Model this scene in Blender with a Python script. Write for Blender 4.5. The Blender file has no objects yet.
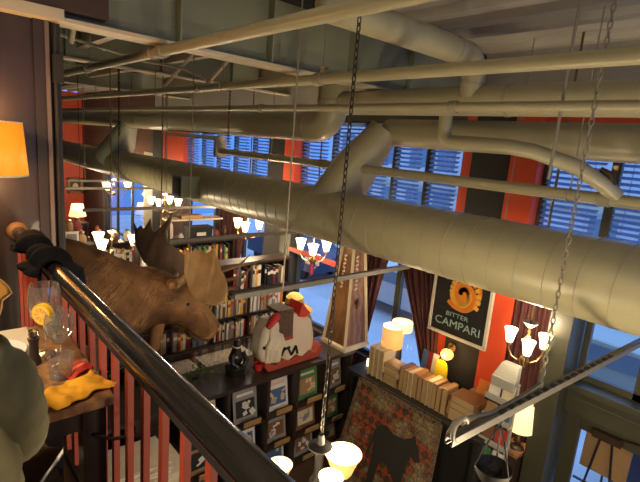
import bpy, bmesh, math, random
from mathutils import Vector, Matrix, noise
random.seed(7)
PI = math.pi
SC = bpy.context.scene
COL = SC.collection

# ------------------------------------------------------------------ materials
def mat(name, col, rough=0.6, metal=0.0, var=0.0, scale=8.0, bump=0.0, emit=None, estr=0.0, coat=0.0, spec=0.5):
    m = bpy.data.materials.new(name); m.use_nodes = True
    nt = m.node_tree; b = nt.nodes['Principled BSDF']
    b.inputs['Base Color'].default_value = (*col, 1)
    b.inputs['Roughness'].default_value = rough
    b.inputs['Metallic'].default_value = metal
    b.inputs['Coat Weight'].default_value = coat
    b.inputs['Specular IOR Level'].default_value = spec
    if emit:
        b.inputs['Emission Color'].default_value = (*emit, 1)
        b.inputs['Emission Strength'].default_value = estr
    if var > 0 or bump > 0:
        tc = nt.nodes.new('ShaderNodeTexCoord')
        n = nt.nodes.new('ShaderNodeTexNoise'); n.inputs['Scale'].default_value = scale
        n.inputs['Detail'].default_value = 5
        nt.links.new(tc.outputs['Object'], n.inputs['Vector'])
        if var > 0:
            mx = nt.nodes.new('ShaderNodeMix'); mx.data_type = 'RGBA'
            mx.inputs[6].default_value = (*[c*(1-var) for c in col], 1)
            mx.inputs[7].default_value = (*[min(1, c*(1+var)) for c in col], 1)
            nt.links.new(n.outputs['Fac'], mx.inputs[0])
            nt.links.new(mx.outputs[2], b.inputs['Base Color'])
        if bump > 0:
            bp = nt.nodes.new('ShaderNodeBump'); bp.inputs['Strength'].default_value = bump
            bp.inputs['Distance'].default_value = 0.02
            nt.links.new(n.outputs['Fac'], bp.inputs['Height'])
            nt.links.new(bp.outputs['Normal'], b.inputs['Normal'])
    return m

def ramp_mat(name, stops, scale, rough=0.6, kind='noise', stretch=(1, 1, 1), detail=4, coat=0.0, bump=0.0):
    """base colour from a procedural texture through a colour ramp"""
    m = bpy.data.materials.new(name); m.use_nodes = True
    nt = m.node_tree; b = nt.nodes['Principled BSDF']
    b.inputs['Roughness'].default_value = rough; b.inputs['Coat Weight'].default_value = coat
    tc = nt.nodes.new('ShaderNodeTexCoord'); mp = nt.nodes.new('ShaderNodeMapping')
    mp.inputs['Scale'].default_value = stretch
    nt.links.new(tc.outputs['Object'], mp.inputs['Vector'])
    if kind == 'noise':
        t = nt.nodes.new('ShaderNodeTexNoise'); t.inputs['Scale'].default_value = scale
        t.inputs['Detail'].default_value = detail; out = t.outputs['Fac']
    elif kind == 'wave':
        t = nt.nodes.new('ShaderNodeTexWave'); t.inputs['Scale'].default_value = scale
        t.inputs['Distortion'].default_value = 6; t.inputs['Detail'].default_value = 3
        t.inputs['Detail Scale'].default_value = 1.5; out = t.outputs['Fac']
    else:
        t = nt.nodes.new('ShaderNodeTexVoronoi'); t.inputs['Scale'].default_value = scale
        out = t.outputs['Distance']
    nt.links.new(mp.outputs['Vector'], t.inputs['Vector'])
    r = nt.nodes.new('ShaderNodeValToRGB')
    while len(r.color_ramp.elements) < len(stops): r.color_ramp.elements.new(0.5)
    for e, (p, c) in zip(r.color_ramp.elements, stops):
        e.position = p; e.color = (*c, 1)
    nt.links.new(out, r.inputs['Fac']); nt.links.new(r.outputs['Color'], b.inputs['Base Color'])
    if bump:
        bp = nt.nodes.new('ShaderNodeBump'); bp.inputs['Strength'].default_value = bump; bp.inputs['Distance'].default_value = .02
        nt.links.new(out, bp.inputs['Height']); nt.links.new(bp.outputs['Normal'], b.inputs['Normal'])
    return m

def brick_mat(name, c1, c2, mortar, scale):
    m = bpy.data.materials.new(name); m.use_nodes = True
    nt = m.node_tree; b = nt.nodes['Principled BSDF']; b.inputs['Roughness'].default_value = .85
    tc = nt.nodes.new('ShaderNodeTexCoord'); mp = nt.nodes.new('ShaderNodeMapping')
    mp.inputs['Rotation'].default_value = (PI/2, 0, PI/2)
    t = nt.nodes.new('ShaderNodeTexBrick'); t.inputs['Scale'].default_value = scale
    t.inputs['Color1'].default_value = (*c1, 1); t.inputs['Color2'].default_value = (*c2, 1); t.inputs['Mortar'].default_value = (*mortar, 1)
    nt.links.new(tc.outputs['Object'], mp.inputs['Vector']); nt.links.new(mp.outputs['Vector'], t.inputs['Vector'])
    nt.links.new(t.outputs['Color'], b.inputs['Base Color'])
    return m

def glass_mat(name, tint=(1, 1, 1), gloss=0.06):
    m = bpy.data.materials.new(name); m.use_nodes = True
    nt = m.node_tree; nt.nodes.remove(nt.nodes['Principled BSDF']); out = nt.nodes['Material Output']
    t = nt.nodes.new('ShaderNodeBsdfTransparent'); t.inputs['Color'].default_value = (*tint, 1)
    g = nt.nodes.new('ShaderNodeBsdfGlossy'); g.inputs['Roughness'].default_value = .03
    lw = nt.nodes.new('ShaderNodeLayerWeight'); lw.inputs['Blend'].default_value = .5
    pw = nt.nodes.new('ShaderNodeMath'); pw.operation = 'POWER'; pw.inputs[1].default_value = 3.0; nt.links.new(lw.outputs['Facing'], pw.inputs[0])
    f = nt.nodes.new('ShaderNodeMath'); f.operation = 'MULTIPLY_ADD'; f.inputs[1].default_value = .65; f.inputs[2].default_value = gloss*.5; nt.links.new(pw.outputs[0], f.inputs[0])
    mx = nt.nodes.new('ShaderNodeMixShader')
    nt.links.new(f.outputs[0], mx.inputs[0]); nt.links.new(t.outputs[0], mx.inputs[1]); nt.links.new(g.outputs[0], mx.inputs[2])
    if gloss > .1:  # slight white mixed in, standing for highlights the dim room lacks
        df = nt.nodes.new('ShaderNodeBsdfTranslucent'); df.inputs['Color'].default_value = (.9, .9, .88, 1)
        d2 = nt.nodes.new('ShaderNodeBsdfDiffuse'); d2.inputs['Color'].default_value = (.9, .9, .88, 1)
        a1 = nt.nodes.new('ShaderNodeMixShader'); nt.links.new(df.outputs[0], a1.inputs[1]); nt.links.new(d2.outputs[0], a1.inputs[2])
        m2 = nt.nodes.new('ShaderNodeMixShader'); m2.inputs[0].default_value = .06
        nt.links.new(mx.outputs[0], m2.inputs[1]); nt.links.new(a1.outputs[0], m2.inputs[2]); mx = m2
    nt.links.new(mx.outputs[0], out.inputs['Surface'])
    return m

def glow_mat(name, col, estr, trans=False):
    m = bpy.data.materials.new(name); m.use_nodes = True
    b = m.node_tree.nodes['Principled BSDF']
    b.inputs['Base Color'].default_value = (*[min(.9, c) for c in col], 1); b.inputs['Roughness'].default_value = .5
    b.inputs['Emission Color'].default_value = (*col, 1); b.inputs['Emission Strength'].default_value = estr
    return m

def slat_mat(name, col):
    m = bpy.data.materials.new(name); m.use_nodes = True
    nt = m.node_tree; b = nt.nodes['Principled BSDF']; b.inputs['Base Color'].default_value = (*col, 1); b.inputs['Roughness'].default_value = .5
    t = nt.nodes.new('ShaderNodeBsdfTranslucent'); t.inputs['Color'].default_value = (*col, 1)
    mx = nt.nodes.new('ShaderNodeMixShader'); mx.inputs[0].default_value = .45
    nt.links.new(b.outputs[0], mx.inputs[1]); nt.links.new(t.outputs[0], mx.inputs[2]); nt.links.new(mx.outputs[0], nt.nodes['Material Output'].inputs['Surface'])
    return m
KH = (0.375, 0.355, 0.225)
M = dict(
    khaki=mat('khaki_paint', KH, .38, 0, .1, 6, .05, spec=.6),
    khaki_dull=mat('khaki_paint_dull', (.33, .31, .215), .6, 0, .1, 4),
    green_steel=mat('green_grey_steel', (.26, .285, .20), .55, 0, .12, 3),
    cream_steel=mat('cream_steel', (.55, .49, .36), .5, 0, .08, 5),
    deck=mat('painted_deck', (.42, .41, .36), .55, 0, .1, 3),
    black=mat('black_paint', (.012, .011, .011), .28, 0, .2, 10, coat=.3),
    rail=mat('black_rail', (.010, .009, .009), .22, 0, .3, 20, .03, coat=.5),
    cap_brown=mat('worn_leather', (.13, .075, .035), .6, 0, .3, 20),
    cloth_black=mat('black_cloth', (.006, .006, .007), 1.0, spec=.1),
    black_matt=mat('black_matt', (.016, .014, .013), .7, 0, .3, 12),
    dark_wood=mat('dark_wood', (.035, .022, .016), .42, 0, .3, 12, .05),
    darkwall=ramp_mat('dark_panel', [(.3, (.022, .015, .013)), (.7, (.034, .023, .020))], 3, .42, stretch=(6, 6, .6), coat=.05),
    dark_trim=mat('dark_trim', (.03, .021, .019), .5),
    brownwall=mat('brown_wall', (.06, .035, .028), .6, 0, .15, 4),
    red=mat('orange_red_paint', (.62, .07, .022), .5, 0, .08, 5),
    redbar=mat('red_baluster_paint', (.36, .050, .022), .5, 0, .15, 20),
    brick=brick_mat('dark_red_brick', (.16, .06, .04), (.11, .045, .032), (.09, .07, .06), 5),
    green_trim=mat('dark_green_trim', (.050, .050, .032), .42, 0, .12, 4, coat=.1),
    bargrey=mat('grey_strut', (.13, .12, .10), .42, .3, .15, 10),
    chain=mat('dark_chain', (.06, .05, .04), .5, .6),
    rod=mat('threaded_rod', (.30, .27, .2), .5, .3),
    glass=glass_mat('clear_glass'), glassware=glass_mat('glassware', (.95, .95, .94), .22),
    shade_hot=glow_mat('frosted_shade', (1.0, .76, .45), 3.2),
    shade_off=mat('frosted_shade_unlit', (.35, .28, .2), .4),
    bulb=glow_mat('bulb', (1, .85, .6), 14),
    drum=glow_mat('linen_drum', (.95, .50, .15), .42),
    drum_in=glow_mat('drum_lining', (1, .83, .55), 1.7),
    orange_shade=glow_mat('orange_linen', (.95, .30, .015), .42),
    cream_shade=glow_mat('cream_linen', (1.0, .74, .36), .75),
    sconce=glow_mat('sconce_glass', (1, .55, .13), 1.2),
    brass=mat('aged_brass', (.28, .18, .08), .35, .8),
    bronze=mat('dark_bronze', (.07, .045, .03), .4, .6),
    blind=slat_mat('daylight_blue_slat', (.34, .50, .82)),  # blue of the daylight behind is put into the slat colour
    curtain=mat('oxblood_velvet', (.06, .013, .014), .85, 0, .3, 6),
    oak=ramp_mat('warm_wood', [(.3, (.22, .105, .045)), (.7, (.33, .17, .075))], 2.5, .4, 'wave', (1, 6, 1), coat=.2),
    tabletop=ramp_mat('table_wood', [(.2, (.17, .075, .03)), (.8, (.29, .14, .055))], 2.2, .34, 'wave', (2, 9, 1), coat=.25),
    tan=mat('tan_board', (.42, .25, .10), .6, 0, .15, 12),
    cream=mat('cream_paper', (.70, .60, .42), .7, 0, .1, 15),
    white=mat('white_paper', (.78, .74, .66), .6),
    orange_cloth=mat('orange_cloth', (.75, .33, .01), .8, 0, .2, 14),
    olive=ramp_mat('olive_cloth', [(.25, (.115, .105, .045)), (.75, (.175, .16, .072))], 11, .85, bump=.35),
    skin=mat('skin', (.55, .33, .24), .5), hair=mat('hair', (.06, .035, .02), .6, 0, .3, 40),
    trouser=mat('dark_trouser', (.03, .035, .05), .8),
    floor=mat('dark_floor', (.10, .06, .035), .4, 0, .25, 3),
    fur=ramp_mat('moose_fur', [(.25, (.06, .026, .009)), (.5, (.15, .068, .022)), (.8, (.27, .135, .046))], 5, .8, bump=.5, detail=8),
    fur_tuft=ramp_mat('moose_hair', [(.3, (.045, .019, .007)), (.5, (.18, .085, .028)), (.7, (.42, .23, .085))], 4, .75),
    antler=ramp_mat('antler_bone', [(.25, (.22, .125, .05)), (.75, (.40, .25, .105))], 6, .55, detail=6, bump=.25),  # golden tone holds the warm light on the near palm
    antler_dark=ramp_mat('antler_dark_and_shade', [(.25, (.10, .058, .032)), (.75, (.17, .105, .058))], 6, .6, detail=6, bump=.25),  # dark tine tone; on the far palm it paints the shade
    nose=mat('dark_muzzle', (.035, .022, .016), .5),
    ivory=mat('ivory_paint', (.72, .64, .48), .5, 0, .08, 6),
    redpaint=mat('red_paint', (.55, .03, .02), .45),
    rustred=mat('rust_red_paint', (.36, .06, .03), .5, 0, .2, 10),
    yellow=mat('yellow_plastic', (.85, .62, .02), .45),
    straw=mat('straw', (.55, .40, .10), .7, 0, .2, 20),
    pavement=mat('pavement', (.60, .62, .64), .8, 0, .15, 2),
    street=mat('street', (.55, .56, .58), .8, 0, .15, 1),
    navy=mat('navy_paint', (.035, .045, .09), .4),
    facade=mat('pale_stone', (.60, .60, .60), .8, 0, .1, 1),
    litwin=glow_mat('lit_window', (1.0, .75, .4), 1.1),
    cyanwin=glow_mat('lit_shop_window', (.35, .9, .95), .55),
    dark_glass=mat('dark_window', (.20, .24, .30), .2),
    bin_green=mat('green_plastic', (.05, .30, .12), .5),
    acrylic=mat('pale_acrylic', (.40, .40, .35), .25, 0, coat=.3),
    orange_fruit=mat('orange_slice', (.95, .50, .02), .45, 0, .2, 30),
    chrome=mat('chrome', (.7, .7, .68), .15, 1.0),
    ochre=mat('ochre_upholstery', (.50, .24, .035), .55, 0, .12, 8),
    leaf=mat('leaf_green', (.06, .14, .03), .6, 0, .4, 12),
    poster_black=mat('poster_black', (.022, .022, .022), .35),
    poster_frame=mat('pale_frame', (.62, .58, .48), .45),
    poster_orange=mat('poster_orange', (.80, .24, .03), .5, 0, .35, 9),
    poster_yellow=mat('poster_yellow', (.85, .45, .06), .5),
    poster_text=mat('poster_text', (.32, .50, .48), .5),
)
BOOKC = {
 'cream': (.66, .57, .40), 'white': (.74, .71, .64), 'red': (.45, .04, .025), 'yellow': (.72, .50, .06),
 'brown': (.20, .09, .04), 'black': (.02, .02, .02), 'blue': (.06, .13, .28), 'green': (.07, .20, .08),
 'grey': (.28, .27, .25), 'orange': (.62, .20, .03), 'tan': (.36, .21, .09), 'maroon': (.18, .025, .03)}
BM = {k: mat('book_' + k, v, .5, 0, .08, 9) for k, v in BOOKC.items()}

# ------------------------------------------------------------------ mesh builder
def frame_from_dir(d):
    d = Vector(d).normalized()
    a = Vector((0, 0, 1)) if abs(d.z) < .95 else Vector((1, 0, 0))
    u = d.cross(a).normalized(); v = u.cross(d).normalized()
    return u, v

class MB:
    def __init__(s): s.bm = bmesh.new(); s.mi = 0
    def _add(s, vs, fs):
        bv = [s.bm.verts.new(v) for v in vs]
        for f in fs:
            try:
                ff = s.bm.faces.new([bv[i] for i in f]); ff.material_index = s.mi
            except ValueError: pass
        return bv
    def mat(s, i): s.mi = i; return s
    def box(s, c, d, rz=0, R=None):
        h = Vector(d)/2; vs = []
        Rm = R or Matrix.Rotation(rz, 3, 'Z')
        for x in (-1, 1):
            for y in (-1, 1):
                for z in (-1, 1):
                    vs.append(Vector(c) + Rm @ Vector((x*h.x, y*h.y, z*h.z)))
        s._add(vs, [(0, 1, 3, 2), (4, 6, 7, 5), (0, 4, 5, 1), (2, 3, 7, 6), (0, 2, 6, 4), (1, 5, 7, 3)]); return s
    def span(s, a, b): # axis box from two corners
        a, b = Vector(a), Vector(b); return s.box((a+b)/2, [abs(b[i]-a[i]) for i in range(3)])
    def bar(s, p0, p1, w, h, up=(0, 0, 1)):
        p0, p1 = Vector(p0), Vector(p1); d = (p1-p0); L = d.length; d.normalize()
        upv = Vector(up); sd = d.cross(upv)
        if sd.length < 1e-4: sd = d.cross(Vector((1, 0, 0)))
        sd.normalize(); u = sd.cross(d)
        R = Matrix((d, sd, u)).transposed()
        return s.box((p0+p1)/2, (L, w, h), R=R)
    def tube(s, pts, r, seg=14, cap=True, r2=None):
        pts = [Vector(p) for p in pts]; n = len(pts); rings = []
        rs = r if isinstance(r, (list, tuple)) else [r]*n
        t0 = (pts[1]-pts[0]).normalized(); u, v = frame_from_dir(t0)
        for i, p in enumerate(pts):
            t = ((pts[min(i+1, n-1)]-p).normalized() + (p-pts[max(i-1, 0)]).normalized())
            if t.length < 1e-6: t = t0
            t.normalize()
            u = (u - t*u.dot(t)).normalized(); v = t.cross(u)
            k = 1.0
            if 0 < i < n-1:
                c = (pts[i+1]-p).normalized().dot(t); k = 1/max(c, .5)
            rings.append([p + (u*math.cos(2*PI*j/seg) + v*math.sin(2*PI*j/seg))*rs[i]*(k if n < 4 else 1) for j in range(seg)])
        vs = [q for r_ in rings for q in r_]
        fs = [(i*seg+j, i*seg+(j+1) % seg, (i+1)*seg+(j+1) % seg, (i+1)*seg+j) for i in range(n-1) for j in range(seg)]
        if cap: fs += [tuple(reversed(range(seg))), tuple((n-1)*seg+j for j in range(seg))]
        s._add(vs, fs); return s
    def cyl(s, p0, p1, r0, r1=None, seg=16, cap=True):
        return s.tube([p0, p1], [r0, r0 if r1 is None else r1], seg, cap)
    def lathe(s, prof, c=(0, 0, 0), seg=24, R=None, close=False):
        c = Vector(c); n = len(prof); vs = []
        for r, z in prof:
            for j in range(seg):
                q = Vector((r*math.cos(2*PI*j/seg), r*math.sin(2*PI*j/seg), z))
                vs.append(c + (R @ q if R else q))
        fs = [(i*seg+j, i*seg+(j+1) % seg, (i+1)*seg+(j+1) % seg, (i+1)*seg+j) for i in range(n-1) for j in range(seg)]
        if close: fs += [tuple(reversed(range(seg))), tuple((n-1)*seg+j for j in range(seg))]
        s._add(vs, fs); return s
    def ball(s, c, r, seg=14, ring=9, sc=(1, 1, 1), R=None):
        pr = [(max(1e-4, math.sin(PI*i/ring))*1.0, -math.cos(PI*i/ring)) for i in range(ring+1)]
        c = Vector(c); vs = []
        for a, z in pr:
            for j in range(seg):
                q = Vector((a*math.cos(2*PI*j/seg)*r*sc[0], a*math.sin(2*PI*j/seg)*r*sc[1], z*r*sc[2]))
                vs.append(c + (R @ q if R else q))
        fs = [(i*seg+j, i*seg+(j+1) % seg, (i+1)*seg+(j+1) % seg, (i+1)*seg+j) for i in range(ring) for j in range(seg)]
        s._add(vs, fs); return s
    def prism(s, pts, off):
        """closed outline of 3D points pushed along off"""
        off = Vector(off); n = len(pts); a = [Vector(p) for p in pts]
        vs = a + [p + off for p in a]
        fs = [tuple(reversed(range(n))), tuple(range(n, 2*n))] + [(i, (i+1) % n, n+(i+1) % n, n+i) for i in range(n)]
        s._add(vs, fs); return s
    def loft(s, rings, cap=True):
        seg = len(rings[0]); n = len(rings)
        vs = [Vector(q) for r in rings for q in r]
        fs = [(i*seg+j, i*seg+(j+1) % seg, (i+1)*seg+(j+1) % seg, (i+1)*seg+j) for i in range(n-1) for j in range(seg)]
        if cap: fs += [tuple(reversed(range(seg))), tuple((n-1)*seg+j for j in range(seg))]
        s._add(vs, fs); return s
    def grid(s, f, nu, nv):
        vs = [f(i/nu, j/nv) for i in range(nu+1) for j in range(nv+1)]
        fs = [(i*(nv+1)+j, (i+1)*(nv+1)+j, (i+1)*(nv+1)+j+1, i*(nv+1)+j+1) for i in range(nu) for j in range(nv)]
        s._add(vs, fs); return s
    def face(s, pts): s._add([Vector(p) for p in pts], [tuple(range(len(pts)))]); return s
    def mesh(s, name, mats, smooth):
        bmesh.ops.recalc_face_normals(s.bm, faces=s.bm.faces)
        me = bpy.data.meshes.new(name); s.bm.to_mesh(me); s.bm.free()
        for m in (mats if isinstance(mats, (list, tuple)) else [mats]): me.materials.append(m)
        if smooth:
            me.shade_smooth()
            try: me.set_sharp_from_angle(angle=math.radians(smooth if smooth is not True else 40))
            except Exception: pass
        return me
    def build(s, name, mats, parent=None, smooth=True, world=True, bevel=0.0, solid=0.0):
        """parent=None: a top-level mesh with its origin at its base; else a part (coordinates in world axes unless world=False)"""
        bm = s.bm
        if parent is None:
            lo = Vector((min(v.co[i] for v in bm.verts) for i in range(3))); hi = Vector((max(v.co[i] for v in bm.verts) for i in range(3)))
            base = Vector(((lo.x+hi.x)/2, (lo.y+hi.y)/2, lo.z))
            for v in bm.verts: v.co -= base
        elif world:
            off = Vector((0, 0, 0)); q = parent
            while q: off += q.location; q = q.parent
            for v in bm.verts: v.co -= off
        o = bpy.data.objects.new(name, s.mesh(name, mats, smooth)); COL.objects.link(o)
        if parent is None: o.location = base
        else: o.parent = parent
        if solid:
            md = o.modifiers.new('thick', 'SOLIDIFY'); md.thickness = solid; md.offset = 0
        if bevel:
            md = o.modifiers.new('bevel', 'BEVEL'); md.width = bevel; md.segments = 2; md.limit_method = 'ANGLE'
        return o

def tag(o, label, cat, group=None, kind=None):
    o['label'] = label; o['category'] = cat
    if group: o['group'] = group
    if kind: o['kind'] = kind
    return o
def thing(name, label, cat, loc=(0, 0, 0), group=None, rz=0):
    o = bpy.data.objects.new(name, None); COL.objects.link(o); o.location = loc; o.rotation_euler = (0, 0, rz)
    o.empty_display_size = .1
    return tag(o, label, cat, group)
def struct(o): o['kind'] = 'structure'; return o
def kids(o): return [c for c in bpy.data.objects if c.parent == o]
def copy_tree(o, parent=None):
    c = o.copy(); COL.objects.link(c)
    if parent: c.parent = parent
    for ch in kids(o): copy_tree(ch, c)
    return c
def point_light(name, loc, power, col=(1, .78, .50), r=.06):
    l = bpy.data.lights.new(name, 'POINT'); l.energy = power; l.color = col; l.shadow_soft_size = r
    o = bpy.data.objects.new(name, l); COL.objects.link(o); o.location = loc; return o
def ordinal(n): return ['', 'first', 'second', 'third', 'fourth', 'fifth', 'sixth', 'seventh', 'eighth', 'ninth', 'tenth', 'eleventh', 'twelfth', 'thirteenth', 'fourteenth', 'fifteenth', 'sixteenth', 'seventeenth', 'eighteenth', 'nineteenth', 'twentieth'][n]

# ------------------------------------------------------------------ camera, world
CAMZ = 4.6
cd_ = bpy.data.cameras.new('camera'); cd_.sensor_width = 36; cd_.lens = 36*465/640; cd_.clip_start = .02; cd_.clip_end = 200
cam = bpy.data.objects.new('camera', cd_); COL.objects.link(cam)
cam.matrix_world = Matrix.Translation((0, 0, CAMZ)) @ Matrix(((0.749394,0.072649,-0.658126),(-0.657134,0.203399,-0.725812),(0.081132,0.976397,0.200166))).to_4x4()
SC.camera = cam
W = bpy.data.worlds.new('world'); SC.world = W; W.use_nodes = True
wn = W.node_tree; bg = wn.nodes['Background']
tcw = wn.nodes.new('ShaderNodeTexCoord'); sep = wn.nodes.new('ShaderNodeSeparateXYZ'); rw = wn.nodes.new('ShaderNodeValToRGB')
rw.color_ramp.elements[0].position = 0.0; rw.color_ramp.elements[0].color = (.08, .24, .74, 1)
rw.color_ramp.elements[1].position = .7; rw.color_ramp.elements[1].color = (.34, .66, 1.35, 1)
wn.links.new(tcw.outputs['Generated'], sep.inputs[0]); wn.links.new(sep.outputs['Z'], rw.inputs[0]); wn.links.new(rw.outputs[0], bg.inputs[0])
bg.inputs['Strength'].default_value = 1.0
vs_ = SC.view_settings; vs_.view_transform = 'Standard'; vs_.look = 'None'; vs_.exposure = 0.75; vs_.gamma = 1.0

# ------------------------------------------------------------------ shell
CE = 5.85            # ceiling
XW = 5.4            # inner face of the window wall
MZ = 2.97           # mezzanine floor
struct(MB().span((-4.2, -2.7, -.2), (XW+.3, 20.7, 0)).build('floor', M['floor'], smooth=False))
struct(MB().span((-4.2, -2.7, MZ-.3), (.56, 3.45, MZ)).build('mezzanine_floor', M['dark_wood'], smooth=False))
struct(MB().span((-4.2, -2.7, 0), (-4.0, 20.7, CE+.3)).build('wall_left', M['brownwall'], smooth=False))
struct(MB().span((-4.0, -2.7, 0), (XW+.3, -2.5, 3.4)).span((-4.0, -2.7, 3.4), (1.0, -2.5, CE+.3)).span((1.0, -2.7, 5.7), (XW+.3, -2.5, CE+.3)).build('wall_back', M['brownwall'], smooth=False))
b = MB()
for xx in (1.0, 2.1, 3.2, 4.3, 5.35): b.span((xx, -2.65, 3.4), (xx+.06, -2.58, 5.7))
b.span((1.0, -2.65, 3.4), (5.4, -2.58, 3.47)); b.span((1.0, -2.65, 5.63), (5.4, -2.58, 5.7))
wb = struct(b.build('window_20', M['green_trim'], smooth=False)); MB().span((1.0, -2.62, 3.4), (5.4, -2.615, 5.7)).build('pane', M['glass'], wb, smooth=False)  # unseen window, added to let blue daylight onto the ceiling
struct(MB().span((-4.0, 3.45, 0), (.64, 20.5, CE)).build('wall_pier', M['darkwall'], smooth=False))
b = MB()
b.span((.64, 3.43, 0), (.70, 3.6, CE)); b.span((.72, 3.45, 0), (.79, 20.5, CE))
struct(b.build('trim_1', M['dark_trim'], smooth=False))
struct(MB().span((.70, 3.415, MZ-.3), (.722, 3.5, CE)).build('trim_2', mat('trim_edge', (.16, .12, .10), .4), smooth=False))
# far wall: orange red with a brown panel
b = MB(); b.span((.79, 20.5, 0), (XW+.3, 20.7, CE)); b.mat(1); b.span((.79, 20.42, 0), (4.05, 20.5, CE))
struct(b.build('wall_far', [M['red'], M['brownwall']], smooth=False))
# deck ceiling with ribs running along the building
b = MB(); b.span((-4.0, -2.5, CE+.08), (XW+.3, 20.5, CE+.3))
x = -3.9
while x < XW+.2:
    b.prism([(x, -2.5, CE+.08), (x+.06, -2.5, CE), (x+.20, -2.5, CE), (x+.26, -2.5, CE+.08)], (0, 23, 0)); x += .38
struct(b.build('ceiling', M['deck'], smooth=False))

# window wall, built from bays
b = MB()
S = lambda y0, y1, z0, z1, mi, dx=0.0: b.mat(mi).span((XW-dx, y0, z0), (XW+.25, y1, z1))
RED, DRK, GRN, CRM, BRK, BRN, DCK = 0, 1, 2, 3, 4, 5, 6
# head wall over the high windows and the band behind the big duct
S(-2.5, 13.3, 5.12, CE, DCK); S(-2.5, 2.35, 5.02, 5.12, RED, .03); S(3.35, 13.0, 5.02, 5.12, GRN)
S(-2.5, 2.35, 3.12, 3.62, GRN); S(3.35, 6.72, 3.12, 3.62, RED); S(7.6, 11.35, 3.12, 3.62, RED)
# pilasters: dark face between orange-red cheeks
S(3.20, 3.35, 0, 5.12, RED, .02); S(5.2, 5.4, 1.3, 3.12, GRN, .04); S(2.68, 3.20, 0, 5.12, DRK, .05); S(2.35, 2.68, 0, 5.12, RED, .08)
S(7.05, 7.6, 0, 5.12, DRK, .05); S(6.72, 7.05, 3.5, 5.12, RED, .08); S(6.72, 7.05, 0, 3.5, GRN, .06)
S(11.35, 12.6, 3.5, 5.12, RED, .05); S(11.35, 12.6, 0, 3.5, BRN, .05); S(12.6, 13.3, 0, 5.12, DRK, .05)
# low walls under the windows
S(3.35, 6.72, 0, 1.3, BRN); S(7.6, 11.35, 0, 1.3, BRN)
# end bay: brick over a glazed door
S(13.3, 20.5, 4.0, CE, BRK); S(18.0, 20.5, 0, 4.0, BRN); S(13.3, 14.1, 0, 4.0, CRM); S(14.1, 18.0, 3.45, 4.0, BRK)
# right bay: maroon panel, shop door
S(1.87, 2.35, 0, 3.12, BRN); S(-2.5, .15, 0, 3.12, GRN)
struct(b.build('wall_right', [M['red'], M['black_matt'], M['green_trim'], M['cream_steel'], M['brick'], M['brownwall'], M['deck']], smooth=False))

# high windows: frame, mullions and panes
WN = [0]
def window(ys, z0, z1, fr='green_trim', rails=()):
    WN[0] += 1
    b = MB(); y0, y1 = ys[0], ys[-1]
    x0, x1 = XW+.10, XW+.17
    for i, y in enumerate(ys):
        w = .045
        a0 = y if i == 0 else y-w; a1 = y if i == len(ys)-1 else y+w
        if i == 0: a1 = y+w*1.4
        if i == len(ys)-1: a0 = y-w*1.4
        b.span((x0, a0, z0), (x1, a1, z1))
    for z in (z0, z1-.07): b.span((x0, y0, z), (x1, y1, z+.07))
    for z in rails: b.span((x0, y0, z-.03), (x1, y1, z+.03))
    w = struct(b.build('window_%d' % WN[0], M[fr], smooth=False))
    for a, c in zip(ys, ys[1:]):
        MB().span((XW+.13, a+.03, z0+.05), (XW+.136, c-.03, z1-.05)).build('pane', M['glass'], w, smooth=False)
    return w
UP = [([.15, .9, 1.62, 2.35], 'above the shop door'),
      ([3.35, 3.95, 4.55, 5.1, 5.9, 6.72], 'in the middle bay'),
      ([7.6, 8.35, 9.1, 9.85, 10.6, 11.35], 'in the far bay')]
window([-2.5, -1.7, -.9, .15], 3.62, 5.02)
for ys, where in UP:
    window(ys, 3.62, 5.02)
# blinds: one per pane, slats tilted
def blind(y0, y1, z0, z1, label, group, tilt):
    t = thing('window_blind', label, 'blind', (XW+.03, (y0+y1)/2, z0), group)
    b = MB(); z = z0+.03; p = .062
    while z < z1-.07:
        c = Vector((XW+.035, (y0+y1)/2, z))
        b.box(c, (.055, y1-y0-.05, .004), R=Matrix.Rotation(tilt, 3, 'Y')); z += p
    b.build('slats', M['blind'], t, smooth=False)
    MB().span((XW+.005, y0+.02, z1-.06), (XW+.065, y1-.02, z1)).build('headrail', M['blind'], t, smooth=False)
    b = MB()
    for f in (.2, .8): b.cyl((XW+.03, y0+(y1-y0)*f, z0), (XW+.03, y0+(y1-y0)*f, z1-.03), .004, seg=5)
    b.build('cord', M['blind'], t)
for (ys, where), grp in zip(UP, ('blinds by the shop door', 'blinds of the middle bay', 'blinds of the far bay')):
    n = len(ys)-1
    for i, (a, c) in enumerate(zip(ys, ys[1:])):
        k = n-i  # counted from the far end, as seen from left to right
        blind(a+.05, c-.05, 3.63, 5.0, 'window blind %s, %s from the left' % (where, ordinal(k)), grp, math.radians(-30))

struct(MB().span((XW-.09, 5.4, 2.62), (XW, 6.72, 2.70)).build('trim_4', M['rustred'], smooth=False))
# lower windows, glazed end door, shop door
window([3.35, 4.22, 5.3, 6.72], 1.3, 3.12)
window([7.6, 8.6, 9.9, 11.35], 1.3, 3.12)
window([14.1, 15.4, 16.8, 18.0], 0.0, 3.1, rails=(1.0,))
window([.15, 1.0, 1.60], 2.28, 3.12)
b = MB()   # shop door surround: post, head with stepped moulding
b.span((XW-.26, 1.62, 0), (XW+.25, 1.86, 3.12)); b.span((XW-.04, .15, 1.92), (XW+.25, 1.62, 2.22)); b.span((XW-.10, .15, 2.20), (XW+.25, 1.62, 2.28))
b.span((XW-.06, .15, 2.10), (XW, 1.62, 2.13))
struct(b.build('door_frame', M['green_trim'], smooth=False, bevel=.008))
b = MB()
b.span((XW+.06, 1.44, 0), (XW+.12, 1.60, 1.9)); b.span((XW+.06, .2, 0), (XW+.12, .36, 1.9))
b.span((XW+.06, .36, 1.74), (XW+.12, 1.44, 1.9)); b.span((XW+.06, .36, 0), (XW+.12, 1.44, .3))
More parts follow.
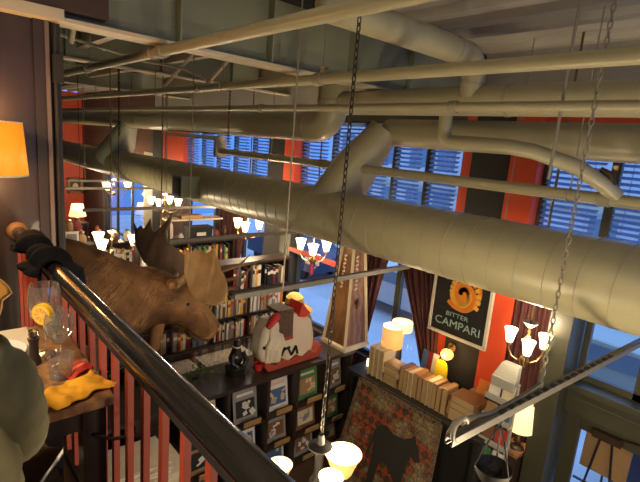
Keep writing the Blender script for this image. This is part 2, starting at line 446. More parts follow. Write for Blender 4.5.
dr = struct(b.build('door_1', M['green_trim'], smooth=False, bevel=.006))
MB().span((XW+.085, .36, .3), (XW+.092, 1.44, 1.74)).build('pane', M['glass'], dr, smooth=False)
bb = MB(); bb.span((XW-.02, 1.02, 1.76), (XW+.06, 1.30, 1.84)); bb.bar((XW-.01, 1.04, 1.85), (XW+.04, .82, 1.87), .02, .015)
bb.build('door_closer', M['bronze'], dr, smooth=False)
tag(MB().span((XW-.06, 13.9, 3.02), (XW-.02, 17.4, 3.42)).build('sign_board', M['black_matt'], smooth=False), 'long blank black sign board over the far glazed door', 'sign')

# ------------------------------------------------------------------ ceiling steel
def girder(name, y, z0, z1, x0, x1, stiff):
    b = MB()
    b.span((x0, y-.006, z0+.02), (x1, y+.012, z1)); b.mat(1).span((x0, y-.10, z0), (x1, y+.10, z0+.024)); b.mat(0)
    b.span((x0, y-.10, z1-.02), (x1, y+.10, z1))
    for sx in stiff: b.span((sx-.006, y-.09, z0+.02), (sx+.006, y, z1))
    return struct(b.build(name, [M['green_steel'], M['cream_steel']], smooth=False))
girder('beam', 3.45, 5.21, CE, .79, XW, (1.55, 2.35, 3.3, 4.2))
struct(MB().span((-4, 3.34, 5.275), (1.05, 3.44, CE)).build('beam_fascia', M['brownwall'], smooth=False))
struct(MB().span((-4, 3.33, 5.21), (.79, 3.45, 5.275)).build('beam_flange', M['cream_steel'], smooth=False))
girder('beam', 7.2, 5.45, CE, .79, XW, (1.7, 3.0, 4.2))
girder('beam', 11.2, 5.45, CE, .79, XW, (2.2, 4.0))
# cross purlins between the girders
for i, xx in enumerate((1.9, 3.1, 4.8)):
    struct(MB().span((xx-.05, 3.46, 5.62), (xx+.05, 11.1, 5.68)).span((xx-.006, 3.46, 5.68), (xx+.006, 11.1, CE)).build('purlin_beam', M['cream_steel'], smooth=False))
struct(MB().span((.8, 3.22, 5.72), (XW, 3.34, 5.82)).build('gap_shadow_strip', M['black_matt'], smooth=False))  # black strip painting the gap shadow along the dark top flange

# ------------------------------------------------------------------ ducts and pipes
YE = 20.3
# big spiral duct
t = thing('spiral_duct', 'big khaki spiral duct running the whole length below the high windows', 'duct', (4.05, 8.9, 3.4))
b = MB(); b.cyl((4.05, -2.45, 3.74), (4.05, YE, 3.74), .336, seg=56)
b.build('duct_body', M['khaki'], t, smooth=50)
b = MB(); y = -2.2
while y < 16:   # raised spiral seam: slanted hoops
    pts = []
    n = 40
    for j in range(n): a = 2*PI*j/n; pts.append((4.05+.338*math.cos(a), y+.10*j/n, 3.74+.338*math.sin(a)))
    pts.append((4.05+.338, y+.10, 3.74))
    b.tube(pts, .0032, 5); y += .24
b.build('spiral_seam', M['khaki_dull'], t)
g = thing('register_box', 'square green grey air register box on the side of the big spiral duct', 'air vent', (3.72, 7.5, 3.52))
b = MB(); b.span((3.42, 7.30, 3.54), (3.86, 7.66, 3.92)); b.build('box', M['green_steel'], g, smooth=False, bevel=.006)
b = MB(); b.span((3.405, 7.34, 3.58), (3.42, 7.62, 3.88))
for k in range(8): b.box((3.40, 7.48, 3.61+k*.034), (.02, .26, .004), R=Matrix.Rotation(.6, 3, 'Y'))
b.build('grille', M['black_matt'], g, smooth=False)

# duct with the riser elbow (far half)
def arc(c, u, v, r, a0, a1, n=10):
    c, u, v = Vector(c), Vector(u), Vector(v)
    return [c + u*r*math.cos(a0+(a1-a0)*i/n) + v*r*math.sin(a0+(a1-a0)*i/n) for i in range(n+1)]
t = thing('elbow_duct', 'khaki round duct turning up into a fat riser beside the girder', 'duct', (4.2, 10, 4.6))
path = [(4.2, YE, 4.85)] + arc((4.2, 4.88, 5.13), (0, 0, -1), (0, -1, 0), .28, 0, PI/2, 8) + [(4.2, 4.60, CE-.005)]
b = MB(); b.tube(path, .2, 32); b.build('duct_body', M['khaki'], t, smooth=50)
for yy in (5.0, 8.0, 11.0): MB().cyl((4.2, yy-.012, 4.85), (4.2, yy+.012, 4.85), .207, seg=32).build('band', M['khaki_dull'], t)
MB().cyl((4.2, 4.6, 5.16), (4.2, 4.6, 5.185), .207, seg=32).build('band', M['khaki_dull'], t)
# near duct on the window side, with drop from a cross duct
t = thing('straight_duct', 'slim khaki duct high along the window side, fed by a down pipe', 'duct', (3.7, 1, 4.95))
b = MB(); b.cyl((3.7, -2.45, 5.08), (3.7, 3.87, 5.08), .125, seg=28); b.build('duct_body', M['khaki'], t, smooth=50)
for y in (-.5, 1.95, 3.84): MB().cyl((3.7, y-.012, 5.08), (3.7, y+.012, 5.08), .131, seg=28).build('band', M['khaki_dull'], t)
t = thing('cross_duct', 'fat rounded khaki cross duct under the deck bending down to the slim duct', 'duct', (2.6, 2.15, 5.3))
path = [(2.0, 2.28, 5.43), (2.4, 2.28, 5.43)] + arc((3.48, 2.28, 5.25), (0, 0, 1), (1, 0, 0), .18, 0, PI/2, 8) + [(3.66, 2.28, 5.1)]
b = MB(); b.tube(path, .10, 28); b.ball((2.0, 2.28, 5.43), .10, 20, 10); b.build('duct_body', M['khaki'], t, smooth=50)
MB().cyl((3.30, 2.28, 5.43), (3.325, 2.28, 5.43), .105, seg=28).build('band', M['khaki_dull'], t); MB().cyl((3.66, 2.28, 5.20), (3.66, 2.28, 5.222), .105, seg=28).build('band', M['khaki_dull'], t)
# lower near duct with branch take-off down to the big duct
t = thing('branch_duct', 'khaki duct with a wide slanting branch dropping into the big spiral duct', 'duct', (4.6, 1, 4.6))
path = [(4.6, -2.45, 4.83), (4.6, 3.9, 4.83)]
b = MB(); b.cyl(*path, .165, seg=30); b.ball((4.6, 3.9, 4.83), .165, 30, 12); b.build('duct_body', M['khaki'], t, smooth=50)
b = MB(); b.tube([(4.52, 3.95, 4.86), (4.30, 4.20, 4.34), (4.1, 4.42, 3.80)], [.19, .29, .33], 30); b.build('take_off', M['khaki'], t, smooth=50)
# far green take-off between big duct and far elbow duct
tag(MB().tube([(4.0, 12.6, 3.85), (4.12, 12.2, 4.3), (4.2, 11.9, 4.75)], [.42, .34, .2], 24).build('transition_duct', M['green_steel'], smooth=50), 'grey green duct transition rising from the far end of big duct', 'duct')

def pipe(name, x, z, r, y0, y1, label, ys_fit=(), m='khaki', fit_r=1.35):
    t = thing(name, label, 'pipe', (x, (y0+y1)/2, z-r))
    MB().cyl((x, y0, z), (x, y1, z), r, seg=22).build('pipe_run', M[m], t, smooth=50)
    if ys_fit:
        for y in ys_fit: MB().cyl((x, y-r*.9, z), (x, y+r*.9, z), r*fit_r, seg=22).build('coupling', M['khaki_dull'], t, smooth=50)
    return t
def hangers(t, x, z, r, ys, top, tall=True):
    for y in ys:
        b = MB(); b.cyl((x, y, z+r), (x, y, top), .006, seg=6)
        n = 16; b.tube([(x+(r+.006)*math.cos(2*PI*j/n), y, z+(r+.006)*math.sin(2*PI*j/n)) for j in range(n+1)], .006, 6, cap=False)
        b.build('hanger', M['khaki_dull'], t)
tA = pipe('sprinkler_pipe', 1.43, 5.163, .0355, -2.45, 13.0, 'thick khaki sprinkler pipe slanting across just below the deep girder', (3.40, 5.2))
hangers(tA, 1.43, 5.163, .0355, (3.56, 5.1, 7.0), 5.6)
tB = pipe('sprinkler_pipe', 2.6, 5.13, .041, -2.45, YE, 'long khaki pipe crossing the whole view in front of the slim duct', (3.05, 5.15), fit_r=1.25)
hangers(tB, 2.6, 5.13, .041, (3.0, 4.6, 6.4, 9.0), 5.6)
b = MB(); b.cyl((2.6, 3.0, 5.17), (2.6, 3.0, 5.23), .028, seg=12); b.cyl((2.6, 3.0, 5.21), (2.6, 3.0, 5.225), .045, seg=12); b.build('valve', M['khaki_dull'], tB)
pipe('conduit_pipe', 3.3, 4.986, .036, -2.45, YE, 'thin khaki pipe running along the underside of the slim duct', (2.2, 4.9))
tD = pipe('conduit_pipe', 4.2, 4.365, .052, -2.45, 7.5, 'khaki pipe strung across the high windows above the big spiral duct', (1.28, 4.7), fit_r=1.18)
b = MB(); b.span((4.1, 7.42, 4.26), (4.3, 7.5, 4.62)); b.span((4.1, 7.5, 4.55), (4.3, 9.6, 4.62)); b.build('bracket', M['khaki_dull'], tD, smooth=False)
hangers(tD, 4.2, 4.365, .052, (1.55, 5.9), CE)
# bent branch pipe in front of the branch duct
path = [(3.76, 2.57, 5.0)] + arc((3.76, 2.47, 4.83), (0, 1, 0), (0, 0, -1), .10, 0, PI/2, 6) + [(3.78, 1.95, 4.72), (3.85, 1.75, 4.695), (3.98, 1.45, 4.60), (4.12, 1.28, 4.48), (4.2, 1.20, 4.40)]
tag(MB().tube(path, .062, 20).build('bent_pipe', M['khaki'], smooth=50), 'bent khaki branch pipe dropping from slim duct to the window pipe', 'pipe')
tag(MB().tube([(4.10, 1.32, 4.60), (4.12, 1.24, 4.56), (4.15, 1.22, 4.44), (4.17, 1.25, 4.40)], [.02, .03, .028, .02], 10).build('valve', M['bronze'], smooth=50), 'small rusty brown valve at the end of the bent branch pipe', 'valve')
# small braces and conduits beyond the girder
tag(MB().tube([(1.0, 4.4, 5.3), (1.3, 4.7, 5.32), (1.9, 5.0, 5.30), (2.6, 5.6, 5.38), (3.4, 6.5, 5.40)], .014, 8).build('flexible_conduit', M['rod'], smooth=50), 'thin curving conduit sagging beyond the deep girder', 'conduit')
tag(MB().cyl((1.0, 4.05, 5.20), (1.04, 3.75, 5.85), .022, seg=12).build('brace_pipe', M['cream_steel'], smooth=50), 'short cream slanting pipe stub beside the dark wall edge', 'pipe')
for i, (p0, p1, w) in enumerate((((2.6, 5.0, 5.15), (3.07, 4.7, 5.84), 'nearest the fat riser'), ((2.6, 6.2, 5.15), (3.07, 5.9, 5.84), 'farther from the fat riser'))):
    tag(MB().cyl(p0, p1, .022, seg=12).build('brace_pipe', M['cream_steel'], smooth=50), 'cream diagonal brace pipe above the long pipe, %s' % w, 'pipe', 'brace pipes')
b = MB(); b.tube([(.755, 3.42, MZ), (.755, 3.42, 4.9), (.755, 3.40, 5.2)], .014, 8); b.span((.735, 3.38, 4.85), (.79, 3.44, 5.02))
tag(b.build('cable_conduit', M['black_matt'], smooth=False), 'black cable and junction box climbing the dark wall edge', 'conduit')

# ------------------------------------------------------------------ hung struts, rods and chains
def strut(label, p0, p1, group='hung grey struts', r=.022):
    t = thing('lighting_strut', label, 'strut', (Vector(p0)+Vector(p1))/2, group)
    b = MB(); p0, p1 = Vector(p0), Vector(p1); d = (p1-p0).normalized()
    sd = d.cross(Vector((0, 0, 1))).normalized()
    b.bar(p0+Vector((0, 0, r)), p1+Vector((0, 0, r)), 2*r, .006)
    for s in (-1, 1): b.bar(p0+sd*s*r, p1+sd*s*r, .006, 2*r)
    for s in (-1, 1): b.bar(p0+sd*s*r*.7-Vector((0, 0, r)), p1+sd*s*r*.7-Vector((0, 0, r)), r*.5, .006)
    b.build('channel', M['bargrey'], t, smooth=False)
    return t
def rod(label, p, z0, z1, r=.007, group='hanger rods', m='rod'):
    return tag(MB().cyl((p[0], p[1], z0), (p[0], p[1], z1), r, seg=8).build('hanger_rod', M[m]), label, 'rod', group)
def chain(label, p, z0, z1, r=.012, L=.06, group='hanging chains', m='chain'):
    t = thing('hanging_chain', label, 'chain', (p[0], p[1], z0), group)
    b = MB(); z = z0; k = 0
    while z < z1-.01:
        u = Vector((1, 0, 0)) if k % 2 else Vector((0, 1, 0))
        c = Vector((p[0], p[1], z+L/2))
        pts = [c + u*r*math.cos(a)*1.0 + Vector((0, 0, 1))*(L*.58)*math.sin(a) for a in [2*PI*j/8 for j in range(9)]]
        b.tube(pts, r*.33, 5, cap=False); z += L*.86; k += 1
    b.build('links', M[m], t)
    return t
ZB = 3.31
s1 = strut('grey strut hung above the white carved animal', (1.98, 3.2, ZB), (4.33, 3.2, ZB))
s2 = strut('grey strut passing behind the moose antlers', (2.35, 5.33, ZB), (5.36, 5.33, ZB))
s3 = strut('grey strut above the far bookcases, second behind the antlers', (2.05, 7.85, ZB), (5.36, 7.85, ZB))
s4 = strut('long grey strut in front of framed picture on the far red wall', (2.46, 10.7, ZB), (5.36, 10.7, ZB))
s5 = strut('farthest and highest looking grey strut near the red end wall', (2.85, 12.2, ZB), (5.36, 12.2, ZB))
s6 = strut('large grey strut slanting across the shop door', (1.80, .985, ZB), (4.6, .80, ZB), r=.020)
b = MB(); n = 24
b.tube([Vector((1.86+.06*math.cos(a), .97, ZB+.045+.055*math.sin(a))) for a in [PI*.1+1.6*PI*j/n for j in range(n+1)]], .012, 8)
b.build('end_loop', M['rod'], s6)
b = MB()
b.tube([(1.83, 1.01, ZB+.01), (1.86, 1.0, ZB+.07), (1.98, .99, ZB+.055), (2.15, .97, ZB+.03), (2.45, .95, ZB+.04), (2.62, .93, ZB+.07), (2.655, .94, ZB+.16)], .011, 8)
b.build('lashed_cable', M['bargrey'], s6)
b = MB()
for j in range(16):
    x = 2.2+j*.09; b.span((x, .93-(x-2.2)*.066, ZB+.024), (x+.045, .957-(x-2.2)*.066, ZB+.030))
sl = b.build('slot_pattern', M['black_matt'], s6, smooth=False); sl['kind'] = 'stuff'

rod('hanger rod holding the middle of strut above the carved animal', (2.48, 3.18), ZB, CE)
rod('thin rod holding the strut behind the moose antlers', (2.62, 5.33), ZB, 5.6)
rod('rod at the moose end of the second strut behind the antlers', (2.6, 7.85), ZB, CE, m='chain')
rod('rod at the middle of second strut behind the antlers', (3.4, 7.85), ZB, CE)
rod('rod at the left end of the long strut before the framed picture', (2.75, 10.7), ZB, CE, m='chain')
rod('rod near the duct on the long strut before the framed picture', (3.55, 10.7), ZB, CE)
rod('rod at the left end of the farthest strut', (3.25, 12.2), ZB, CE)
rod('rod near the brick wall on the farthest strut', (4.3, 12.2), ZB, CE)
rod('long rod dropping past the near ducts to the window pipe', (3.3, 1.37), 4.50, CE, .011)
rod('thin rod in front of the dark pilaster face', (4.9, 2.42), 3.6, CE, .006)
chain('dark chain dropping past the wide branch duct to the amber chandelier', (2.08, 2.11), 2.62, CE, .013, .055)
chain('short rusty chain hanging under the far end of long pipe', (2.6, 4.45), 4.55, 5.1, .010, .04)
chain('dark chain in front of the brick wall end', (2.6, 7.8), 4.5, CE, .012, .05)
chain('pale chain carrying the large strut by the shop door', (2.655, .94), ZB+.03, CE, .011, .045, m='rod')

# ------------------------------------------------------------------ mezzanine: railing, wall lamp, table
RX, RZ = .5, 3.925
t = thing('railing', 'long railing with round black handrail and orange red balusters', 'railing', (RX, 1.6, MZ))
b = MB(); b.tube([(RX, -2.4, RZ), (RX, 3.42, RZ)], .041, 28)
b.build('handrail', M['rail'], t, smooth=50)
b = MB(); b.span((RX-.014, -2.4, RZ-.075), (RX+.014, 3.42, RZ-.035)); b.span((RX-.02, -2.4, MZ+.06), (RX+.02, 3.42, MZ+.09)); b.build('flat_rail', M['black_matt'], t, smooth=False)
tag(MB().lathe([(.001, -.03), (.05, -.028), (.062, 0), (.058, .05), (.045, .07), (.001, .075)], (RX, 3.36, RZ), 20, Matrix.Rotation(PI/2, 3, 'X')).build('rail_end_cap', M['cap_brown']), 'x', 'x')
o = COL.objects['rail_end_cap']; 
for k_ in ('label', 'category'): del o[k_]
o.parent = t; o.location = o.location - t.location
y = .46
while y < 3.4:
    MB().span((RX-.010, y-.013, MZ+.08), (RX+.010, y+.013, RZ-.05)).build('baluster', M['redbar'], t, smooth=False); y += .137

# black jacket over the far end of the rail
b = MB()
def jk(u, v):
    y = 2.36+u*.62; a = -1.0+v*2.0
    r = .058+.014*math.sin(u*9)+.015*math.sin(u*23+v*6)
    if abs(a) < .5: p = Vector((RX+r*math.sin(a*PI), y, RZ+r*math.cos(a*PI)))
    else:
        sgn = 1 if a > 0 else -1
        dn = (abs(a)-.5)*2*(.42 if sgn > 0 else .02)
        p = Vector((RX+sgn*(r+.05*math.sin(u*7+dn*5)+.10*dn), y+.05*math.sin(dn*8), RZ-dn))
    return p
b.grid(jk, 24, 26)
tag(b.build('draped_jacket', M['cloth_black'], solid=.02), 'crumpled black jacket draped over the far end of the handrail', 'jacket')

# wall lamp with orange shade on the dark wall
t = thing('wall_lamp', 'wall lamp with orange drum shade on the dark wall', 'lamp', (.38, 3.43, 4.2))
b = MB(); b.lathe([(.172, 4.29), (.152, 4.585)], (.375, 3.22, 0), 40); b.build('lamp_shade', M['orange_shade'], t, solid=.004)
b = MB(); b.lathe([(.153, 4.583), (.156, 4.592), (.150, 4.592)], (.375, 3.22, 0), 40); b.build('shade_rim', M['cream'], t)
MB().lathe([(.170, 4.288), (.175, 4.288), (.174, 4.298)], (.375, 3.22, 0), 40).build('shade_rim', M['cream'], t)
b = MB(); b.tube([(.375, 3.44, 4.22), (.375, 3.36, 4.20), (.375, 3.22, 4.24), (.375, 3.22, 4.42)], .010, 8); b.cyl((.375, 3.449, 4.22), (.375, 3.43, 4.22), .05, seg=20); b.build('bracket_arm', M['brass'], t)
b = MB(); b.ball((.375, 3.22, 4.45), .035); b.build('light_bulb', M['bulb'], t)

# table against the railing
TZ = 3.75
t = thing('dining_table', 'small wooden table with black frame against the railing', 'table', (.06, 1.8, MZ))
b = MB(); b.span((-.34, 1.44, TZ-.035), (.462, 2.17, TZ)); b.build('tabletop', M['tabletop'], t, smooth=False, bevel=.006)
b = MB(); b.span((-.30, 1.47, TZ-.11), (.44, 1.50, TZ-.035)); b.span((-.30, 2.11, TZ-.11), (.44, 2.14, TZ-.035)); b.span((.41, 1.5, TZ-.11), (.44, 2.11, TZ-.035)); b.span((-.30, 1.5, TZ-.11), (-.27, 2.11, TZ-.035))
b.build('apron', M['black'], t, smooth=False)
for lx in (-.275, .405):
    for ly in (1.495, 2.115): MB().span((lx-.036, ly-.03, MZ), (lx+.036, ly+.03, TZ-.035)).build('leg', M['black'], t, smooth=False)
tag(MB().span((-.05, 1.86, TZ), (.335, 2.165, TZ+.003)).build('paper_sheet', M['cream'], smooth=False), 'pale paper place mat under plate at the far table end', 'place mat')

def glass_lathe(prof, th=.0022):
    inner = [(max(.0008, r-th), z+ (th if i == 0 else 0)) for i, (r, z) in enumerate(prof)]
    return prof + list(reversed(inner))
def goblet(loc, H, R, label, mouth):
    t = thing('wine_glass', label, 'glass', loc)
    sh = H*.42
    b = MB(); b.lathe([(.0008, sh), (R*.45, sh+H*.05), (R*.86, sh+H*.16), (R, sh+H*.30), (R*.96, sh+H*.44), (mouth, H), (mouth-.002, H), (R*.94, sh+H*.44), (R*.97, sh+H*.30), (R*.83, sh+H*.165), (R*.4, sh+H*.06), (.0008, sh+.006)], seg=28)
    b.build('bowl', M['glassware'], t, world=False)
    b = MB(); b.lathe([(.0045, sh+.001), (.0035, sh*.7), (.0035, sh*.25), (.006, .008), (.034, .003), (.036, 0), (.0008, 0)], seg=20); b.build('stem', M['glassware'], t, world=False)
    return t
g1 = goblet((.350, 1.86, TZ), .275, .056, 'tall stemmed balloon glass with orange slice on its rim', .048)
b = MB(); b.cyl((-.010, -.058, .185), (-.027, -.070, .185), .038, seg=26)
b.mat(1).tube([(-.005+.036*math.cos(a)*.42, -.050-.036*math.cos(a)*.0, .185+.034*math.sin(a)) for a in [2*PI*j/20 for j in range(21)]], .002, 5) if False else None
q0, q1 = Vector((-.010, -.058, .185)), Vector((-.027, -.070, .185)); ax = (q1-q0).normalized()
b.mat(1).cyl(q1, q1+ax*.0006, .031, seg=26); b.mat(2)
for j in range(8):
    a = 2*PI*j/8; u_, v_ = frame_from_dir(ax); c1 = q1+ax*.001
    b.prism([c1+(u_*math.cos(a+d_)+v_*math.sin(a+d_))*r__ for d_, r__ in ((0, .005), (-.3, .027), (.3, .027))], ax*.0008)
o = b.build('orange_slice', [M['orange_fruit'], mat('orange_pith', (.85, .62, .22), .6), mat('orange_flesh', (.85, .36, .015), .35)], g1, world=False, smooth=False)
b = MB(); b.tube([(.0, .0, .13), (.02, .012, .23), (.03, .02, .30)], .003, 6); b.build('stirrer', M['black'], g1, world=False)
g2 = goblet((.372, 1.75, TZ), .200, .050, 'shorter stemmed wine glass in front of the balloon glass', .042)
b = MB()
for i in range(9): b.box((random.uniform(-.02, .02), random.uniform(-.02, .02), .105+.012*i), (.024, .024, .022), R=Matrix.Rotation(i*1.1, 3, Vector((1, .4, .7)).normalized()))
b.build('ice_cubes', M['glassware'], g2, world=False)
t = thing('tumbler', 'low tumbler of ice beside the red napkin', 'glass', (.352, 1.655, TZ))
b = MB(); b.lathe([(.0008, 0), (.034, 0), (.041, .085), (.0385, .085), (.032, .008), (.0008, .008)], seg=28); b.build('tumbler_body', M['glassware'], t, world=False)
b = MB()
for i in range(5): b.box((random.uniform(-.014, .014), random.uniform(-.014, .014), .02+.009*i), (.022, .022, .02), R=Matrix.Rotation(i*1.3, 3, Vector((1, .2, .5)).normalized()))
b.build('ice_cubes', M['glassware'], t, world=False)
t = thing('pepper_mill', 'slim dark pepper mill behind the glasses', 'mill', (.300, 1.80, TZ))
b = MB(); b.lathe([(.0008, 0), (.022, 0), (.022, .012), (.016, .04), (.015, .08), (.02, .10), (.0008, .10)], seg=18); b.build('body', M['dark_wood'], t, world=False)
b = MB(); b.lathe([(.008, .10), (.018, .112), (.016, .128), (.0008, .134)], seg=18); b.build('cap', M['chrome'], t, world=False)
t = thing('dinner_plate', 'white plate with leftovers near the far table end', 'plate', (.19, 1.93, TZ+.003))
b = MB(); b.lathe([(.0008, 0), (.06, 0), (.07, .006), (.11, .014), (.108, .018), (.066, .010), (.0008, .008)], seg=32); b.build('dish', M['white'], t, world=False)
b = MB()
for i in range(10): b.ball((random.uniform(-.05, .05), random.uniform(-.05, .05), .016), random.uniform(.008, .017), 8, 6, (1, 1.2, .6))
b.build('leftovers', M['oak'], t, world=False)
t = thing('fork', 'fork lying across the plate', 'fork', (.20, 1.86, TZ+.02))
b = MB(); b.bar((-.10, .03, .002), (.04, .0, .006), .008, .003)
for k in range(4): b.bar((.04, -.009+k*.006, .006), (.085, -.013+k*.006, .003), .002, .002)
b.build('fork_body', M['chrome'], t, world=False)
t = thing('knife', 'table knife beside the plate', 'knife', (.215, 1.80, TZ))
b = MB(); b.bar((-.11, .02, .003), (-.01, .008, .003), .012, .005); b.prism([(-.01, .014, .003), (.10, -.002, .003), (.11, -.008, .003), (-.01, .0, .003)], (0, 0, .002)); b.build('knife_body', M['chrome'], t, world=False)
def cloth(c, sx, sy, h, seed, n=26, rz=0.0):
    b = MB(); R = Matrix.Rotation(rz, 3, 'Z')
    def f(u, v):
        x, y = (u-.5)*sx, (v-.5)*sy
        q = noise.noise(Vector((x*14+seed, y*14, seed)))
        q2 = noise.noise(Vector((x*40+seed, y*40, seed*2)))
        edge = min(1, 5*min(u, 1-u))*min(1, 5*min(v, 1-v))
        z = max(.002, h*(.35+.8*q)*(.3+.7*edge)+.006*q2+.004)
        x += .02*noise.noise(Vector((seed, y*20, 3))); y += .02*noise.noise(Vector((x*20, seed, 5)))
        return Vector(c) + R @ Vector((x, y, z))
    b.grid(f, n, n); return b
tag(cloth((.365, 1.525, TZ+.002), .21, .13, .045, 3.1, rz=.35).build('cloth_napkin', M['orange_cloth'], solid=.003), 'crumpled orange yellow napkin at the table corner by railing', 'napkin')
tag(cloth((.40, 1.665, TZ+.002), .10, .08, .02, 8.7, 14, rz=.4).build('cloth_napkin', M['redpaint'], solid=.002), 'small red napkin under the tumbler', 'napkin')

# ochre chair across the table
t = thing('dining_chair', 'ochre round-backed chair at the far end of the table', 'chair', (.09, 2.60, MZ))
b = MB()
pts = [( .22*math.cos(a)*(1 if math.sin(a) > 0 else .8), .24*math.sin(a)) for a in [2*PI*j/32 for j in range(32)]]
b.prism([(.12+p[0], 2.50, 3.77+p[1]*.70) for p in pts], (0, .05, 0))
b.build('backrest', M['ochre'], t, bevel=.015)
b = MB(); b.tube([(.12+p[0]*1.01, 2.50, 3.77+p[1]*.71) for p in pts+[pts[0]]], .004, 6, cap=False); b.build('piping', M['tan'], t)
b = MB(); b.span((-.12, 2.50, 3.40), (.32, 2.92, 3.47)); b.build('seat', M['ochre'], t, bevel=.02)
for lx in (-.09, .29):
    for ly in (2.53, 2.89): MB().cyl((lx, ly, 3.41), (lx*1.05, ly, MZ), .02, .014, 12).build('leg', M['dark_wood'], t)
# bench with a book, under the table
t = thing('low_bench', 'dark low bench under the table', 'bench', (.05, 1.72, MZ))
b = MB(); b.span((-.3, 1.6, 3.37), (.33, 1.84, 3.40)); b.build('seat', M['dark_wood'], t, smooth=False)
for lx in (-.26, .29): MB().span((lx-.02, 1.62, MZ), (lx+.02, 1.82, 3.37)).build('leg', M['dark_wood'], t, smooth=False)
t = thing('large_book', 'large book with pale page edge lying on the dark low bench', 'book', (.23, 1.68, 3.40))
R = Matrix.Rotation(.95, 3, 'Z')
b = MB(); b.box((.0, 0, .004), (.24, .17, .006), R=R); b.box((0, 0, .026), (.24, .17, .004), R=R); b.build('cover', M['dark_wood'], t, smooth=False, world=False)
b = MB(); b.box((0, 0, .0155), (.236, .168, .018), R=R); b.build('pages', M['white'], t, smooth=False, world=False)
tag(MB().tube([(.40, 1.46, 3.615), (.45, 1.43, 3.60), (.55, 1.42, 3.585), (.60, 1.40, 3.60), (.56, 1.30, 3.61)], .006, 8).build('cable', M['black']), 'black cable looped from the table leg through the balusters', 'cable')

# ------------------------------------------------------------------ seated person in the olive jacket
def skin_body(name, verts, edges, root, mats, parent, sub=2):
    me = bpy.data.meshes.new(name); me.from_pydata([v[:3] for v in verts], edges, []); me.materials.append(mats)
    o = bpy.data.objects.new(name, me); COL.objects.link(o); o.parent = parent
    md = o.modifiers.new('skin', 'SKIN'); md.use_smooth_shade = True
    sd = o.modifiers.new('sub', 'SUBSURF'); sd.levels = sub; sd.render_levels = sub
    for i, v in enumerate(verts):
        r = v[3] if isinstance(v[3], tuple) else (v[3], v[3])
        me.skin_vertices[0].data[i].radius = r
        me.skin_vertices[0].data[i].use_root = (i == root)
    return o
PX, PY = -.10, 1.20
p = thing('person', 'person in olive jacket seated with their back to us at table', 'person', (PX, PY, MZ)); p.location.z += .125
# local coordinates: x to the person's right side, y forward, z up
V = [(0, 0, .50, (.17, .12)), (0, -.02, .68, (.16, .11)), (0, -.03, .86, (.17, .115)), (0, -.02, .99, (.12, .09)), (0, .0, 1.07, (.075, .075)), (0, .02, 1.16, (.08, .09)), (0, .02, 1.27, (.085, .10)), (0, .02, 1.33, (.055, .065)),
     (.20, -.01, .97, .065), (.245, .06, .75, .05), (.20, .30, .79, .036), (.18, .38, .80, .03),
     (-.20, -.01, .97, .065), (-.25, .06, .75, .05), (-.20, .30, .79, .036), (-.18, .38, .80, .03),
     (.10, .08, .50, .09), (.12, .42, .50, .07), (.12, .44, .10, .045), (.12, .54, .035, .035),
     (-.10, .08, .50, .09), (-.12, .42, .50, .07), (-.12, .44, .10, .045), (-.12, .54, .035, .035)]
E_ = [(0, 1), (1, 2), (2, 3), (3, 4), (4, 5), (5, 6), (6, 7), (3, 8), (8, 9), (9, 10), (10, 11), (3, 12), (12, 13), (13, 14), (14, 15), (0, 16), (16, 17), (17, 18), (18, 19), (0, 20), (20, 21), (21, 22), (22, 23)]
for sgn, wr in ((1, 11), (-1, 15)):
    i0 = len(V); V.append((.175*sgn, .43, .795, (.034, .016))); E_.append((wr, i0))
    for k in range(4):
        bx = (.150+.018*k)*sgn; L = (.062, .075, .080, .065)[k]
        i = len(V); V += [(bx, .465, .793, .010), (bx, .465+L*.5, .790, .009), (bx, .465+L*.92, .778, .008)]; E_ += [(i0, i), (i, i+1), (i+1, i+2)]
    i = len(V); V += [(.150*sgn, .42, .795, .012), (.128*sgn, .455, .792, .010), (.122*sgn, .485, .788, .009)]; E_ += [(i0, i), (i, i+1), (i+1, i+2)]
skin_body('body', V, E_, 0, M['skin'], p)
# jacket: lofted torso and sleeves with folds
b = MB()
def ringz(cx, cy, z, a, c, seg=32, ph=0.0, amp=.006):
    return [(cx+(a+amp*math.sin(5*t_+ph*3)+amp*math.sin(9*t_-ph*5))*math.cos(t_), cy+(c+amp*math.sin(7*t_+ph*4))*math.sin(t_), z+amp*math.sin(4*t_+ph*2)) for t_ in [2*PI*j/seg for j in range(seg)]]
rings = []
for i, (z, a, c) in enumerate(((.26, .285, .20), (.36, .28, .195), (.44, .275, .19), (.50, .27, .185), (.58, .262, .175), (.66, .255, .165), (.74, .25, .16), (.82, .235, .152), (.90, .225, .145), (.96, .21, .13), (1.0, .17, .11), (1.03, .115, .09), (1.06, .082, .078), (1.10, .078, .075))):
    rings.append(ringz(0, -.02, z, a, c, ph=i*.5, amp=.007 if z < .95 else .002))
b.loft(rings, cap=False)
def sleeve(sgn):
    path = [(.165*sgn, -.01, .975), (.225*sgn, .0, .90), (.245*sgn, .02, .82), (.255*sgn, .05, .74), (.25*sgn, .11, .735), (.235*sgn, .18, .765), (.215*sgn, .26, .785), (.19*sgn, .35, .80)]
    rad = [.085, .083, .076, .074, .068, .062, .056, .048]
    pp, rr = [], []
    for i in range(len(path)-1):
        for k in range(5):
            f = k/5; q = Vector(path[i]).lerp(Vector(path[i+1]), f); pp.append(q)
            rr.append((rad[i]*(1-f)+rad[i+1]*f)*(1+.045*math.sin((i*5+k)*1.9)))
    pp.append(Vector(path[-1])); rr.append(rad[-1])
    b.tube(pp, rr, 22, cap=False)
sleeve(1); sleeve(-1)
j = b.build('jacket', M['olive'], p, world=False, solid=.006)
b = MB(); b.loft([ringz(0, -.015, z, a, c, ph=z*3, amp=.004) for z, a, c in ((1.045, .095, .09), (1.085, .092, .088), (1.125, .098, .094))], cap=False)
